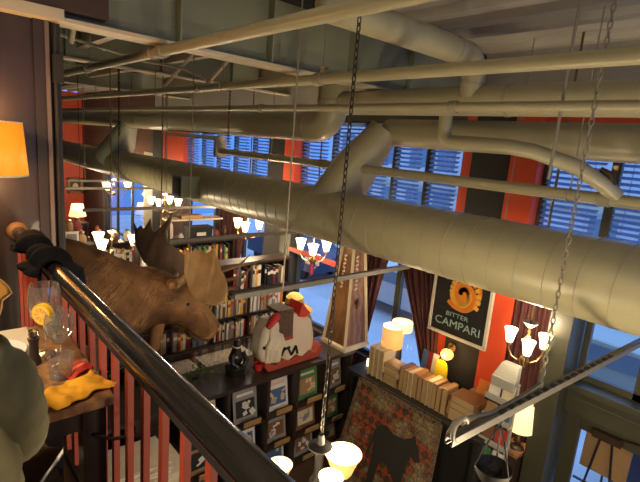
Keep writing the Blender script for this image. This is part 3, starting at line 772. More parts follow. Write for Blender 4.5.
b.build('collar', M['olive'], p, world=False, solid=.008)
b = MB(); b.ball((0, .005, 1.285), .115, 20, 12, (.9, 1.0, .98)); b.build('hair', M['hair'], p, world=False)
b = MB()
for sgn in (1, -1): b.tube([(.10*sgn, .0, .50), (.115*sgn, .22, .515), (.125*sgn, .43, .50), (.122*sgn, .46, .40), (.122*sgn, .46, .10)], [.11, .095, .085, .07, .06], 18)
b.build('trousers', M['trouser'], p, world=False)
t = thing('dining_chair', 'dark wooden chair under the person in olive jacket', 'chair', (PX, PY, MZ))
b = MB(); b.span((-.2, -.2, .45), (.2, .22, .49)); b.build('seat', M['dark_wood'], t, world=False, bevel=.01)
for lx in (-.17, .17):
    for ly in (-.17, .19): MB().cyl((lx, ly, .45), (lx*1.08, ly*1.08, 0), .018, .014, 10).build('leg', M['dark_wood'], t, world=False)

# ------------------------------------------------------------------ moose head on the wall
MY = 3.9
def lerp_rings(cs, n):
    """Catmull-Rom through (x, y, z, rv, rh, tilt) stations"""
    out = []
    m = len(cs)
    for i in range(m-1):
        p0, p1, p2, p3 = cs[max(i-1, 0)], cs[i], cs[i+1], cs[min(i+2, m-1)]
        for k in range(n):
            f = k/n
            out.append([.5*((2*b_)+(-a_+c_)*f+(2*a_-5*b_+4*c_-d_)*f*f+(-a_+3*b_-3*c_+d_)*f**3) for a_, b_, c_, d_ in zip(p0, p1, p2, p3)])
    out.append(list(cs[-1])); return out
# stations: centre x,y,z, half height, half width, lean (forward tilt of the ring)
NECK = [(.80, 3.92, 3.30, .44, .27, .0), (.98, 3.92, 3.28, .42, .26, .03), (1.16, 3.91, 3.24, .37, .235, .06), (1.34, 3.90, 3.20, .32, .20, .10),
        (1.50, 3.89, 3.16, .275, .165, .16), (1.64, 3.88, 3.14, .245, .145, .28), (1.76, 3.87, 3.09, .215, .135, .45), (1.88, 3.86, 3.01, .17, .115, .65),
        (1.97, 3.85, 2.92, .145, .095, .80), (2.045, 3.845, 2.83, .145, .095, .90), (2.095, 3.84, 2.755, .13, .095, 1.0), (2.12, 3.84, 2.70, .075, .07, 1.1)]
mo = thing('moose_head', 'big brown mounted moose head with broad antlers beyond the handrail', 'moose', (.80, MY, 3.2))
SEGM = 40
def moose_ring(c, infl=0.0):
    x, y, z, rv, rh, ln = c
    r = []
    for j in range(SEGM):
        a = 2*PI*j/SEGM
        h = (rh+infl)*math.cos(a); v = (rv+infl)*math.sin(a)
        v *= 1.0 if v > 0 else 1.0
        p_ = Vector((x + v*math.sin(ln), y + h, z + v*math.cos(ln)))
        nz = noise.noise(p_*6)*.02 + noise.noise(p_*15)*.008
        r.append(p_ + Vector((0, math.cos(a), math.sin(a)))*nz)
    return r
st = lerp_rings(NECK, 6)
b = MB(); b.loft([moose_ring(c) for c in st])
b.build('head_and_neck', M['fur'], mo)
# dewlap, ears, eye, nostril, mouth
b = MB(); b.tube([(1.62, 3.88, 2.92), (1.60, 3.875, 2.80), (1.585, 3.87, 2.68), (1.58, 3.87, 2.60)], [.07, .06, .045, .015], 14); b.build('dewlap', M['fur'], mo)
for sgn, nm in ((-1, 'near'), (1, 'far')):
    b = MB(); q = Vector((1.70, 3.87+sgn*.12, 3.29)); d = Vector((-.45, sgn*.75, .35)).normalized()
    b.tube([q, q+d*.05, q+d*.11, q+d*.17, q+d*.21], [.028, .046, .050, .032, .006], 14); b.build('ear', M['fur_tuft'], mo)
    b = MB(); b.ball((1.845, 3.865+sgn*.118, 3.09), .017); b.build('eye', M['black'], mo)
    b = MB(); b.ball((2.105, 3.84+sgn*.072, 2.80), .03, sc=(1, .45, 1.3)); b.build('nostril', M['nose'], mo)
b = MB(); b.tube([(2.10, 3.79, 2.68), (2.03, 3.765, 2.69), (1.96, 3.775, 2.715), (1.90, 3.785, 2.77), (1.88, 3.78, 2.82)], .012, 8); b.build('mouth_line', M['nose'], mo)
# coat hair: thousands of short flat blades
b = MB(); rng = random.Random(3)
for k in range(15000):
    f = rng.random()**.8*(len(st)-2); i = int(f); c = [a_+(d_-a_)*(f-i) for a_, d_ in zip(st[i], st[i+1])]
    if c[0] > 2.10: continue
    a = rng.uniform(0, 2*PI)
    x, y, z, rv, rh, ln = c
    n_ = Vector((.0, math.cos(a)*rv, math.sin(a)*rh)).normalized()
    v = rv*math.sin(a)
    p_ = Vector((x+v*math.sin(ln), y+rh*math.cos(a), z+v*math.cos(ln)))
    nz = noise.noise(p_*6)*.02 + noise.noise(p_*15)*.008
    p_ += Vector((0, math.cos(a), math.sin(a)))*(nz-.004)
    L = rng.uniform(.04, .11)*(1 if c[0] < 1.7 else .55)*(1.5 if math.sin(a) < -.6 and c[0] < 1.7 else 1)
    fl = Vector((-.75, 0, -.62)).normalized() if c[0] < 1.6 else Vector((-.8, 0, .1)).normalized()
    fl = (fl + Vector((rng.uniform(-.3, .3), rng.uniform(-.3, .3), rng.uniform(-.3, .3)))); fl = (fl - n_*fl.dot(n_)).normalized()
    tip = p_ + fl*L + n_*L*.38; sd = fl.cross(n_).normalized()*rng.uniform(.002, .004)
    b._add([p_-sd, p_+sd, tip], [(0, 1, 2)])
hc = b.build('coat_hair', M['fur_tuft'], mo, smooth=False); hc['kind'] = 'stuff'

# antlers: cupped palms with tines
def palm(outline, depth, label, m, thick, cup, beam_from, beam_to):
    pts = [Vector(q) for q in outline]
    cen = sum(pts, Vector())/len(pts)
    vd = Vector((.671, .741, 0))   # horizontal viewing direction: the palm stands square to it
    bm_ = bmesh.new()
    vs = [bm_.verts.new(q) for q in pts]; f_ = bm_.faces.new(vs)
    bmesh.ops.triangulate(bm_, faces=[f_])
    for _ in range(3):
        bmesh.ops.subdivide_edges(bm_, edges=[e for e in bm_.edges if e.calc_length() > .06], cuts=1, use_grid_fill=True)
        bmesh.ops.triangulate(bm_, faces=bm_.faces[:])
    R_ = max((q-cen).length for q in pts)
    for v in bm_.verts:
        d = (v.co-cen).length/R_
        v.co += vd*(cup*d*d) + vd*.012*noise.noise(v.co*9)
    b = MB(); b.bm.free(); b.bm = bm_
    o = b.build('antler', m, mo, solid=thick)
    md = o.modifiers.new('round', 'BEVEL'); md.width = thick*.35; md.segments = 2; md.limit_method = 'ANGLE'; md.angle_limit = 1.0
    o['label'] = label
    b = MB(); p0, p1 = Vector(beam_from), Vector(beam_to); mid = (p0+p1)/2 + Vector((0, 0, -.02))
    b.tube([p0, mid, p1], [.045, .038, .03], 14); b.build('antler_beam', m, o)
    return o
far_outline = [(1.996,4.335,3.151), (1.922,4.433,3.112), (1.855,4.606,3.171), (1.811,4.737,3.252), (1.777,4.874,3.387), (1.797,4.959,3.510), (1.788,5.022,3.609), (1.817,4.953,3.554), (1.852,4.934,3.600), (1.872,4.902,3.550), (1.938,4.905,3.677), (1.945,4.840,3.568), (1.959,4.793,3.543), (2.008,4.728,3.618), (2.086,4.660,3.777), (2.063,4.655,3.683), (2.014,4.638,3.560), (2.006,4.567,3.478), (2.049,4.490,3.438), (2.088,4.382,3.373), (2.087,4.306,3.296), (2.057,4.285,3.220)]
near_outline = [(1.810,3.751,3.419), (1.825,3.769,3.533), (1.837,3.779,3.612), (1.864,3.734,3.583), (1.896,3.705,3.633), (1.927,3.650,3.587), (1.958,3.599,3.605), (1.997,3.550,3.658), (1.998,3.528,3.581), (2.007,3.467,3.487), (2.028,3.412,3.408), (2.037,3.369,3.328), (2.019,3.348,3.246), (1.954,3.419,3.189), (1.899,3.495,3.184), (1.856,3.580,3.201), (1.828,3.664,3.264), (1.817,3.723,3.342)]
palm(far_outline, 4.9, 'far antler palm with shade painted in', M['antler_dark'], .03, .10, (1.74, 3.93, 3.28), (2.012,4.373,3.192))
nearA = palm(near_outline, 4.1, 'near antler palm with golden light painted in', M['antler'], .03, -.08, (1.74, 3.80, 3.28), (1.837,3.709,3.408))


b = MB()
for pts, r0 in ((((1.991,3.471,3.451), (2.088,3.323,3.532), (2.166,3.197,3.581), (2.236,3.084,3.654)), .020), (((2.014,3.418,3.381), (2.088,3.298,3.440), (2.135,3.221,3.517), (2.169,3.174,3.604)), .018), (((2.023,3.378,3.319), (2.075,3.286,3.356), (2.116,3.231,3.437), (2.123,3.217,3.511)), .017), (((2.075,3.333,3.522), (2.114,3.273,3.586), (2.146,3.235,3.653)), .014)):
    n_ = len(pts); b.tube(pts, [r0*(1-.85*i/(n_-1)) for i in range(n_)], 10)
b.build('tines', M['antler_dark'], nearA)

# ------------------------------------------------------------------ books
bk = MB()
bk.span((-.5, -.5, 0), (-.46, .5, 1)); bk.span((.46, -.5, 0), (.5, .5, 1)); bk.span((-.5, -.5, 0), (.5, -.46, 1))
bk.mat(1).span((-.46, -.46, .01), (.46, .47, .985)); bk.mat(2).span((-.47, -.506, .60), (.47, -.5, .78))
BOOK_ME = bk.mesh('book', [BM['cream'], M['cream'], BM['black']], False)
BOOK_N = [0]
def book(loc, w, d, h, col, label, group, lean=0.0, rz=0.0, band=None, mesh=None):
    o = bpy.data.objects.new('book', mesh or BOOK_ME); COL.objects.link(o)
    o.location = loc; o.scale = (w, d, h); o.rotation_euler = (0, lean, rz)
    o.material_slots[0].link = 'OBJECT'; o.material_slots[0].material = BM[col]
    if len(o.material_slots) > 2:
        o.material_slots[2].link = 'OBJECT'; o.material_slots[2].material = BM[band or col]
    tag(o, label, 'book', group); return o
PAL = ['cream', 'white', 'cream', 'tan', 'red', 'brown', 'black', 'white', 'yellow', 'cream', 'green', 'grey', 'orange', 'cream', 'maroon', 'white', 'white', 'tan', 'cream', 'blue', 'white']
def book_row(x0, x1, yf, z, hmax, shelf, group, seed, pal=PAL, skip=()):
    """spines face -Y; labels count each colour from the left end"""
    r = random.Random(seed); x = x0; n = {}
    while x < x1-.08:
        w = r.uniform(.034, .072); h = hmax*r.uniform(.72, 1.0); d = r.uniform(.17, .23)
        if any(a < x+w/2 < b_ for a, b_ in skip): x += w; continue
        c = r.choice(pal); n[c] = n.get(c, 0)+1
        if n[c] > 14: c = 'grey' if n.get('grey', 0) < 10 else 'maroon'; n[c] = n.get(c, 0)+1
        book((x+w/2, yf+d/2+r.uniform(0, .03), z), w-.003, d, h, c,
             '%s book, %s %s one from the left on %s' % (c, ordinal(min(n[c], 20)), c, shelf), group, 0, 0,
             r.choice(['black', 'cream', 'red', c, c, 'yellow', 'white']))
        x += w
        if r.random() < .06: x += r.uniform(.03, .09)
def bookcase(name, label, x0, x1, yf, dep, shelves, top, uprights, back=True, m='dark_wood'):
    t = thing(name, label, 'bookcase', ((x0+x1)/2, yf+dep/2, 0))
    for z in shelves: MB().span((x0, yf, z-.03), (x1, yf+dep, z)).build('shelf', M[m], t, smooth=False)
    MB().span((x0-.02, yf-.01, top-.04), (x1+.02, yf+dep+.01, top)).build('top', M[m], t, smooth=False)
    for u in uprights: MB().span((u-.018, yf, 0), (u+.018, yf+dep, top-.04)).build('upright', M[m], t, smooth=False)
    if back: MB().span((x0, yf+dep-.02, 0), (x1, yf+dep, top-.04)).build('back_panel', M[m], t, smooth=False)
    return t
# tall bookcase behind the carved animal
bookcase('tall_bookcase', 'tall dark bookcase packed with books behind the white carved animal', 1.9, 5.05, 6.3, .30, (.12, .52, .92, 1.31, 1.71, 2.16), 2.62, (1.92, 2.85, 3.55, 4.22, 5.03))
TB = 'the tall bookcase'
book_row(3.9, 5.0, 6.32, 2.16, .40, 'top shelf of tall bookcase', 'books on the top shelf of the tall bookcase', 11)
book_row(3.2, 5.0, 6.32, 1.71, .36, 'second shelf of tall bookcase', 'books on the second shelf of the tall bookcase', 12)
book_row(2.65, 5.0, 6.32, 1.31, .34, 'third shelf of tall bookcase', 'books on the third shelf of the tall bookcase', 13)
book_row(2.6, 5.0, 6.32, .92, .33, 'fourth shelf of tall bookcase', 'books on the fourth shelf of the tall bookcase', 14)
# bookcase farther back with a cluttered top
bookcase('low_bookcase', 'dark bookcase of yellow and white books under the black box', 3.2, 5.25, 8.5, .32, (.5, 1.0, 1.5, 1.98), 2.50, (3.22, 4.2, 5.23))
book_row(3.55, 5.2, 8.52, 1.98, .42, 'shelf under the black box', 'books on the shelf under the black box', 21, ['yellow', 'cream', 'white', 'yellow', 'green', 'red', 'cream', 'black'])
book_row(3.6, 5.2, 8.52, 1.5, .38, 'shelf below the yellow books', 'books on the shelf below the yellow books', 22)
# far bookcase behind moose back
bookcase('far_bookcase', 'far low bookcase seen above the moose back', 2.2, 5.2, 11.0, .32, (.4, .9, 1.4), 2.0, (2.22, 3.2, 4.2, 5.18))
book_row(2.55, 4.9, 11.02, 1.4, .46, 'shelf of far low bookcase', 'books on the far low bookcase', 31, ['red', 'cream', 'white', 'brown', 'orange', 'black', 'maroon'])
r_ = random.Random(5)
# things on the cluttered tops
def jar(kind, loc, R, H, m, label, group=None, lid='brass'):
    t = thing(kind, label, kind.replace('_', ' '), loc, group)
    b = MB(); b.lathe([(.001, 0), (R*.75, 0), (R, H*.25), (R*.9, H*.7), (R*.5, H*.88), (R*.55, H), (.001, H)], seg=18); b.build('body', m, t, world=False)
    b = MB(); b.lathe([(R*.57, H), (R*.57, H*1.06), (R*.1, H*1.14), (.001, H*1.16)], seg=14); b.build('lid', M[lid], t, world=False)
    return t
t = thing('storage_box', 'black box with pale label holder on top of yellow books shelf', 'box', (4.45, 8.66, 2.5))
b = MB(); b.span((4.22, 8.55, 2.5), (4.72, 8.8, 2.74)); b.build('box', M['black_matt'], t, smooth=False, bevel=.01)
MB().span((4.36, 8.535, 2.60), (4.56, 8.55, 2.67)).build('label_holder', M['white'], t, smooth=False)
MB().span((4.20, 8.54, 2.72), (4.74, 8.81, 2.78)).build('lid', M['black_matt'], t, smooth=False, bevel=.01)
t = thing('upper_shelf', 'pale wall shelf above the black box with folded paper pile', 'shelf', (4.3, 8.7, 2.88))
MB().span((3.75, 8.55, 2.92), (4.95, 8.85, 2.95)).build('board', M['cream'], t, smooth=False)
for xx in (3.8, 4.9): MB().span((xx-.015, 8.6, 2.5), (xx+.015, 8.8, 2.92)).build('leg', M['bronze'], t, smooth=False)
tag(MB().span((4.05, 8.6, 2.95), (4.5, 8.8, 3.02)).build('paper_stack', M['tan'], smooth=False), 'stack of tan papers on the pale shelf above black box', 'papers')
jar('vase', (3.82, 8.7, 2.5), .10, .46, M['cream'], 'tall pale wooden vase standing between the antler tines', lid='tan')
for i, (xx, hh, mm, ds) in enumerate(((4.05, .16, 'white', 'white jar just beside the black box'), (4.85, .18, 'rustred', 'rust red jar right of the black box'), (5.05, .24, 'bronze', 'dark bronze jar at window end of the black box shelf'))):
    jar('jar', (xx, 8.62, 2.5), .06, hh, M[mm], ds)
for i, (xx, yy, R, H, mm, ds) in enumerate(((2.45, 11.15, .10, .30, 'white', 'white jar at the left end of far low bookcase'), (2.85, 11.1, .12, .26, 'tan', 'squat tan jar on the far low bookcase'), (3.2, 11.15, .09, .36, 'rustred', 'tall rust red jar on the far low bookcase'), (3.55, 11.12, .13, .30, 'brass', 'brass urn on the far low bookcase'), (3.9, 11.2, .10, .24, 'ivory', 'ivory jar near the duct end of far low bookcase'), (4.3, 11.15, .11, .28, 'bronze', 'dark urn near the duct end of far low bookcase'))):
    jar('jar', (xx, yy, 2.0), R, H, M[mm], ds)
t = thing('framed_photo', 'small white framed photo leaning on the far low bookcase', 'picture', (2.62, 11.0, 2.0))
MB().span((2.50, 11.0, 2.0), (2.78, 11.02, 2.32)).build('frame', M['white'], t, smooth=False); MB().span((2.54, 10.995, 2.05), (2.74, 11.0, 2.27)).build('picture', BM['grey'], t, smooth=False)
# far tables with goods
for i, (xx, yy, lab) in enumerate(((3.6, 14.2, 'far counter of clutter before the blue glazed door'), (3.2, 17.0, 'farthest table beneath the framed picture'))):
    t = thing('display_table', lab, 'table', (xx, yy, 0))
    MB().span((xx-1.2, yy-.35, 1.05), (xx+1.2, yy+.35, 1.12)).build('tabletop', M['oak'], t, smooth=False)
    for sx in (-1.1, 1.1):
        for sy in (-.28, .28): MB().span((xx+sx-.04, yy+sy-.04, 0), (xx+sx+.04, yy+sy+.04, 1.05)).build('leg', M['dark_wood'], t, smooth=False)
    kinds = ['white', 'rustred', 'brass', 'oak', 'bronze', 'ivory', 'tan', 'leaf']
    where = 'the far counter before the blue door' if i == 0 else 'the farthest table under the picture'
    for k in range(9):
        mk = kinds[(k*3+i) % 8]; cn = {'white': 'white', 'rustred': 'rust red', 'brass': 'brass', 'oak': 'wooden', 'bronze': 'dark bronze', 'ivory': 'ivory', 'tan': 'tan', 'leaf': 'green'}[mk]
        jar('urn', (xx-1.05+k*.26, yy+r_.uniform(-.2, .2), 1.12), r_.uniform(.08, .14), r_.uniform(.25, .6), M[mk], '%s urn, %s from the left on %s' % (cn, ordinal(k+1), where), 'urns on ' + where)

# far red wall: framed picture, table lamp on a stand
t = thing('framed_picture', 'gold framed dark picture hung on the far red wall', 'picture', (5.07, 20.3, 1.95))
b = MB()
x0, x1, z0, z1 = 4.78, 5.36, 1.95, 2.55
for a, c in (((x0, z0), (x1, z0+.09)), ((x0, z1-.09), (x1, z1)), ((x0, z0), (x0+.09, z1)), ((x1-.09, z0), (x1, z1))): b.span((a[0], 20.34, a[1]), (c[0], 20.40, c[1]))
b.build('frame', M['brass'], t, smooth=False, bevel=.01)
b = MB(); b.span((x0+.08, 20.37, z0+.08), (x1-.08, 20.40, z1-.08)); b.mat(1).ball((5.07, 20.36, 2.22), .11, sc=(1, .15, 1.2)); b.build('picture', [M['bronze'], M['cream']], t)
def table_lamp(loc, label, R0, R1, H, hb, shade, group=None, lining=None, basem='brass', name='table_lamp'):
    t = thing(name, label, 'lamp', loc, group)
    b = MB(); b.lathe([(.001, 0), (R0*.55, 0), (R0*.5, .02), (R0*.14, .05), (R0*.30, hb*.35), (R0*.22, hb*.6), (R0*.07, hb*.75), (R0*.07, hb), (.001, hb)], seg=20); b.build('base', M[basem], t, world=False)
    b = MB(); b.lathe([(R0, hb), (R1, hb+H)], seg=32)
    b.build('lamp_shade', M[shade], t, world=False, solid=.004)
    b = MB(); b.ball((0, 0, hb+H*.45), R1*.28); b.build('light_bulb', M['bulb'], t, world=False)
    if lining: MB().lathe([(R0*.97, hb+.01), (R1*.97, hb+H-.01)], seg=32).build('shade_lining', M[lining], t, world=False)
    return t
t = thing('lamp_stand', 'tall dark stand under the lamp by far red wall', 'stand', (4.40, 17.5, 0))
MB().span((4.1, 17.25, 1.24), (4.7, 17.75, 1.30)).build('tabletop', M['dark_wood'], t, smooth=False)
for sx in (4.15, 4.65):
    for sy in (17.3, 17.7): MB().span((sx-.03, sy-.03, 0), (sx+.03, sy+.03, 1.24)).build('leg', M['dark_wood'], t, smooth=False)
table_lamp((4.40, 17.5, 1.30), 'cream shaded table lamp by the far red wall below picture', .28, .18, .42, .22, 'cream_shade')
point_light('lamp_light', (4.40, 17.3, 2.3), 60)

# ------------------------------------------------------------------ low bookcase with face-out magazines
BX = (1.10, 1.67, 2.24, 2.80, 3.40, 3.90, 4.50, 4.94); BT = 1.60
t = thing('magazine_bookcase', 'low dark display case of face-out magazines under the carved animal', 'bookcase', (3.0, 4.9, 0))
MB().span((1.05, 4.46, BT-.05), (4.97, 5.14, BT)).build('top', M['dark_wood'], t, smooth=False)
for u in BX: MB().span((u-.02, 4.50, 0), (u+.02, 5.10, BT-.05)).build('upright', M['dark_wood'], t, smooth=False)
for z in (.03, .47, .96): MB().span((1.08, 4.50, z-.025), (4.95, 5.10, z)).build('shelf', M['dark_wood'], t, smooth=False)
MB().span((1.08, 4.92, 0), (4.95, 4.95, BT-.05)).build('back_panel', M['dark_wood'], t, smooth=False)
rows = ((.96, 'top row'), (.47, 'middle row'), (.03, 'bottom row'))
cols = [(2.24, 2.80, 'fourth compartment from right end'), (2.80, 3.40, 'compartment below the dark statuette'), (3.40, 3.90, 'compartment below the carved animal head'), (3.90, 4.50, 'compartment below the carved animal rump'), (4.50, 4.94, 'compartment at the obelisk end')]
r_ = random.Random(9)
def magazine(xc, z, w, h, c1, c2, c3, label, kind):
    t = thing('magazine', label, 'magazine', (xc, 4.62, z), 'face-out magazines')
    R = Matrix.Rotation(-.16, 3, 'X')
    o = Vector((0, 0, 0)); U_ = R @ Vector((0, 0, 1)); 
    b = MB(); b.box(U_*h/2, (w, .012, h), R=R); b.build('pages', M['white'], t, smooth=False, world=False)
    b = MB(); b.box(U_*h/2 + R @ Vector((0, -.008, 0)), (w+.004, .003, h+.002), R=R)
    b.mat(1).box(U_*h*.42 + R @ Vector((0, -.0105, 0)), (w*.8, .002, h*.52), R=R)
    f = R @ Vector((0, -.012, 0))
    rr = random.Random(int(xc*100+z*37))
    for k in range(7):
        b.mat(2).box(U_*h*rr.uniform(.22, .62) + f + Vector((rr.uniform(-.3, .3)*w, 0, 0)), (w*rr.uniform(.08, .22), .002, h*rr.uniform(.05, .2)), R=R @ Matrix.Rotation(rr.uniform(-.6, .6), 3, 'Y'))
    b.mat(2).box(U_*h*.84 + f, (w*.7, .002, h*.08), R=R)
    b.build('cover', [BM[c1], BM[c2], BM[c3]], t, smooth=False, world=False)
CV = [('grey', 'black', 'white'), ('white', 'blue', 'cream'), ('green', 'tan', 'cream'), ('cream', 'grey', 'brown'), ('grey', 'brown', 'white'), ('black', 'grey', 'cream'), ('tan', 'black', 'white'), ('brown', 'cream', 'grey')]
kk = 0
for ri, (z, rn) in enumerate(rows):
    for ci, (x0, x1, cn) in enumerate(cols):
        xc = (x0+x1)/2 + (.03 if ci == 1 else 0); w = .36 if ci < 4 else .30; h = .44 - .03*(ri > 0)
        c = CV[(ci*3+ri*5+1) % 8]
        if ri == 0: c = [CV[3], CV[0], CV[1], CV[2], CV[4]][ci]
        magazine(xc, z+.01, w, h, *c, '%s and %s covered magazine, %s, %s' % (c[0], c[1], rn, cn), 0)
        bl = MB(); bl.box((xc+.02, 4.49, z+.045), (.26 if ci < 4 else .20, .022, .075), R=Matrix.Rotation(.2, 3, 'X'))
        tag(bl.build('label_block', M['tan'], smooth=False), 'blank tan card block under magazine, %s, %s' % (rn, cn), 'label block', 'tan label blocks')
        # a second copy leans behind in the top row
        if ri == 0 and ci in (1, 3):
            tag(MB().box((xc+.10, 4.80, z+.25), (.34, .02, .46), R=Matrix.Rotation(-.12, 3, 'X')).build('magazine', [M['cream']], smooth=False), 'cream paged magazine standing behind the front one, %s' % cn, 'magazine', 'spare magazines')

# glazed display table between the two bookcases
t = thing('display_case', 'glass topped display case with pale maps behind magazine case', 'display case', (3.0, 5.55, 0))
b = MB()
for a, c in (((2.0, 5.25, 1.42), (4.2, 5.29, 1.50)), ((2.0, 5.86, 1.42), (4.2, 5.90, 1.50)), ((2.0, 5.25, 1.42), (2.04, 5.90, 1.50)), ((4.16, 5.25, 1.42), (4.2, 5.90, 1.50))): b.span(a, c)
b.build('frame', M['dark_wood'], t, smooth=False); MB().span((2.03, 5.28, 1.485), (4.17, 5.87, 1.492)).build('glass_top', M['glass'], t, smooth=False)
MB().span((2.0, 5.25, .9), (4.2, 5.9, 1.40)).build('case_body', M['dark_wood'], t, smooth=False)
for sx in (2.05, 4.15):
    for sy in (5.3, 5.85): MB().span((sx-.03, sy-.03, 0), (sx+.03, sy+.03, .9)).build('leg', M['dark_wood'], t, smooth=False)
mp = ramp_mat('map_paper', [(.3, (.34, .30, .22)), (.5, (.60, .54, .42)), (.7, (.42, .37, .27))], 7, .6, detail=8)
for i, (xx, ww) in enumerate(((2.5, .8), (3.4, .8))):
    tag(MB().span((xx-ww/2, 5.32, 1.41), (xx+ww/2, 5.82, 1.415)).build('map_sheet', mp, smooth=False), 'mottled pale map sheet in glass case, %s the dark statuette' % ('nearer the moose than' if i == 0 else 'beyond'), 'map')
# dark statuette, plants, red cup on the magazine case
t = thing('statuette', 'small dark seated statuette at the display case edge', 'statuette', (3.05, 4.80, BT))
b = MB(); b.lathe([(.001, 0), (.125, 0), (.13, .05), (.14, .10), (.10, .14), (.001, .14)], (3.05, 4.80, BT), 22); b.build('plinth', M['black'], t)
b = MB(); b.ball((3.05, 4.80, BT+.22), .10, sc=(1, .85, 1.1)); b.tube([(3.05, 4.80, BT+.26), (3.05, 4.79, BT+.36), (3.045, 4.78, BT+.40)], [.08, .055, .04], 14); b.ball((3.045, 4.775, BT+.43), .052); b.tube([(3.13, 4.76, BT+.30), (3.15, 4.70, BT+.20), (3.08, 4.67, BT+.15)], .028, 10); b.tube([(2.97, 4.76, BT+.30), (2.94, 4.70, BT+.20), (3.0, 4.67, BT+.15)], .028, 10); b.build('figure', M['black'], t)
b = MB(); b.lathe([(.05, BT+.375), (.062, BT+.385), (.05, BT+.395)], (3.05, 4.78, 0), 16); b.build('pale_collar', M['white'], t)
def plant(loc, label, n, R, H, seed):
    t = thing('trailing_plant', label, 'plant', loc); r = random.Random(seed)
    b = MB()
    for k in range(n):
        a = r.uniform(0, 2*PI); d = r.uniform(.1, 1)*R; z = H*r.random()*(1-d/R*.5)
        p_ = Vector((d*math.cos(a), d*math.sin(a)*.5, z)); u = Vector((math.cos(a), math.sin(a), r.uniform(-.3, .7))).normalized()*.05; s_ = u.cross(Vector((0, 0, 1))).normalized()*.018
        b._add([p_-s_*.2, p_+u*.5-s_, p_+u, p_+u*.5+s_], [(0, 1, 2, 3)])
    b.build('leaves', M['leaf'], t, smooth=False, world=False)
    b = MB(); b.lathe([(.001, 0), (.05, 0), (.06, .03), (.001, .03)], seg=14); b.build('dish', M['bronze'], t, world=False)
plant((2.55, 4.98, BT), 'low trailing green plant along the display case edge', 90, .38, .10, 2)
plant((2.0, 5.6, 1.50), 'dark leafy sprig on display case under the moose muzzle', 80, .3, .25, 4)
tag(MB().lathe([(.001, 0), (.05, 0), (.065, .10), (.058, .10), (.044, .01), (.001, .01)], (3.36, 4.72, BT), 20).build('red_cup', M['redpaint']), 'small red cup between statuette and carved animal', 'cup')

# white carved animal on a red base
AY = 4.78
t = thing('carved_animal', 'white carved animal figure with dark saddle cloth on red base', 'sculpture', (3.95, AY, BT))
def pr(o, y0, y1, m, nm, bev=.03, par=None):
    b = MB(); q = [Vector((p_[0], y0, p_[2])) for p_ in o]; b.prism(q, (0, y1-y0, 0)); return b.build(nm, m, par or t, smooth=50, bevel=bev)
body = [(3.624,4.780,2.088), (3.603,4.780,1.917), (3.651,4.780,1.728), (3.730,4.780,1.602), (3.874,4.780,1.565), (4.053,4.780,1.596), (4.184,4.780,1.594), (4.266,4.780,1.733), (4.263,4.780,1.953), (4.206,4.780,2.150), (4.102,4.780,2.261), (3.953,4.780,2.303), (3.830,4.780,2.296), (3.711,4.780,2.275)]
pr(body, AY-.15, AY+.15, M['ivory'], 'body', .11)
head = [(3.390,4.700,2.293), (3.336,4.700,2.165), (3.314,4.700,2.015), (3.307,4.700,1.875), (3.348,4.700,1.736), (3.433,4.700,1.670), (3.530,4.700,1.689), (3.646,4.700,1.703), (3.703,4.700,1.852), (3.686,4.700,2.061), (3.620,4.700,2.262), (3.500,4.700,2.328)]
pr(head, AY-.17, AY+.10, M['ivory'], 'head', .07)
b = MB()
for k in range(7):
    a = k/6; p0 = Vector((3.452,4.780,2.196)).lerp(Vector((3.624,4.780,2.088)), a); p1 = Vector((3.402,4.780,1.732)).lerp(Vector((3.620,4.780,1.691)), a)
    mid = (p0+p1)/2+Vector((.03*math.sin(k*2), -.02, 0)); off = Vector((0, -.16, 0))
    b.tube([p0+off, p0.lerp(p1, .3)+off+Vector((.025, -.02, 0)), mid+off+Vector((-.03, -.03, 0)), p1+off], [.03, .04, .04, .02], 10)
b.build('wavy_mane', M['ivory'], t)
sad = [(3.570,4.580,2.397), (3.808,4.580,2.367), (3.824,4.580,1.988), (3.587,4.580,1.984)]
b = MB(); q = [Vector(p_) for p_ in sad]; b.prism([(v.x, AY-.17, v.z) for v in q], (0, .02, 0)); b.span((q[0].x, AY-.16, q[0].z-.02), (q[1].x, AY+.13, q[0].z+.02))
b.build('saddle_cloth', ramp_mat('saddle_weave', [(.3, (.03, .025, .02)), (.5, (.14, .08, .05)), (.7, (.05, .045, .04))], 30, .8), t, smooth=False)
b = MB(); b.span((q[3].x, AY-.178, q[3].z), (q[2].x, AY-.155, q[3].z+.05)); b.build('cloth_fringe', M['rustred'], t, smooth=False)
b = MB(); c0 = Vector((3.501,4.700,2.314)); b.tube([(c0.x-.12, AY-.19, c0.z-.08), (c0.x, AY-.16, c0.z+.02), (c0.x+.14, AY-.10, c0.z+.06)], [.035, .06, .035], 12); b.build('red_bridle', M['redpaint'], t)
c0 = Vector((4.023,4.780,2.320)); b = MB(); b.prism([(c0.x-.10, AY-.15, c0.z-.05), (c0.x+.02, AY-.15, c0.z-.08), (c0.x+.12, AY-.15, c0.z-.03), (c0.x-.02, AY-.12, c0.z+.13)], (0, .28, 0)); b.build('red_peak', M['redpaint'], t, bevel=.01)
b = MB(); c0 = Vector((3.750,4.600,1.821))
for dx, dz, a in ((-.07, 0, .4), (-.02, .03, 1.4), (.05, -.03, -.5), (.12, -.02, .5), (.17, -.03, -.3)): b.box((c0.x+dx, AY-.155, c0.z+dz), (.028, .03, .13), R=Matrix.Rotation(a, 3, 'Y'))
b.build('dark_hoof_marks', M['black'], t, smooth=False)
b = MB(); e = Vector((3.344,4.600,1.963)); b.ball((e.x, AY-.19, e.z), .022); b.build('eye', M['black'], t)
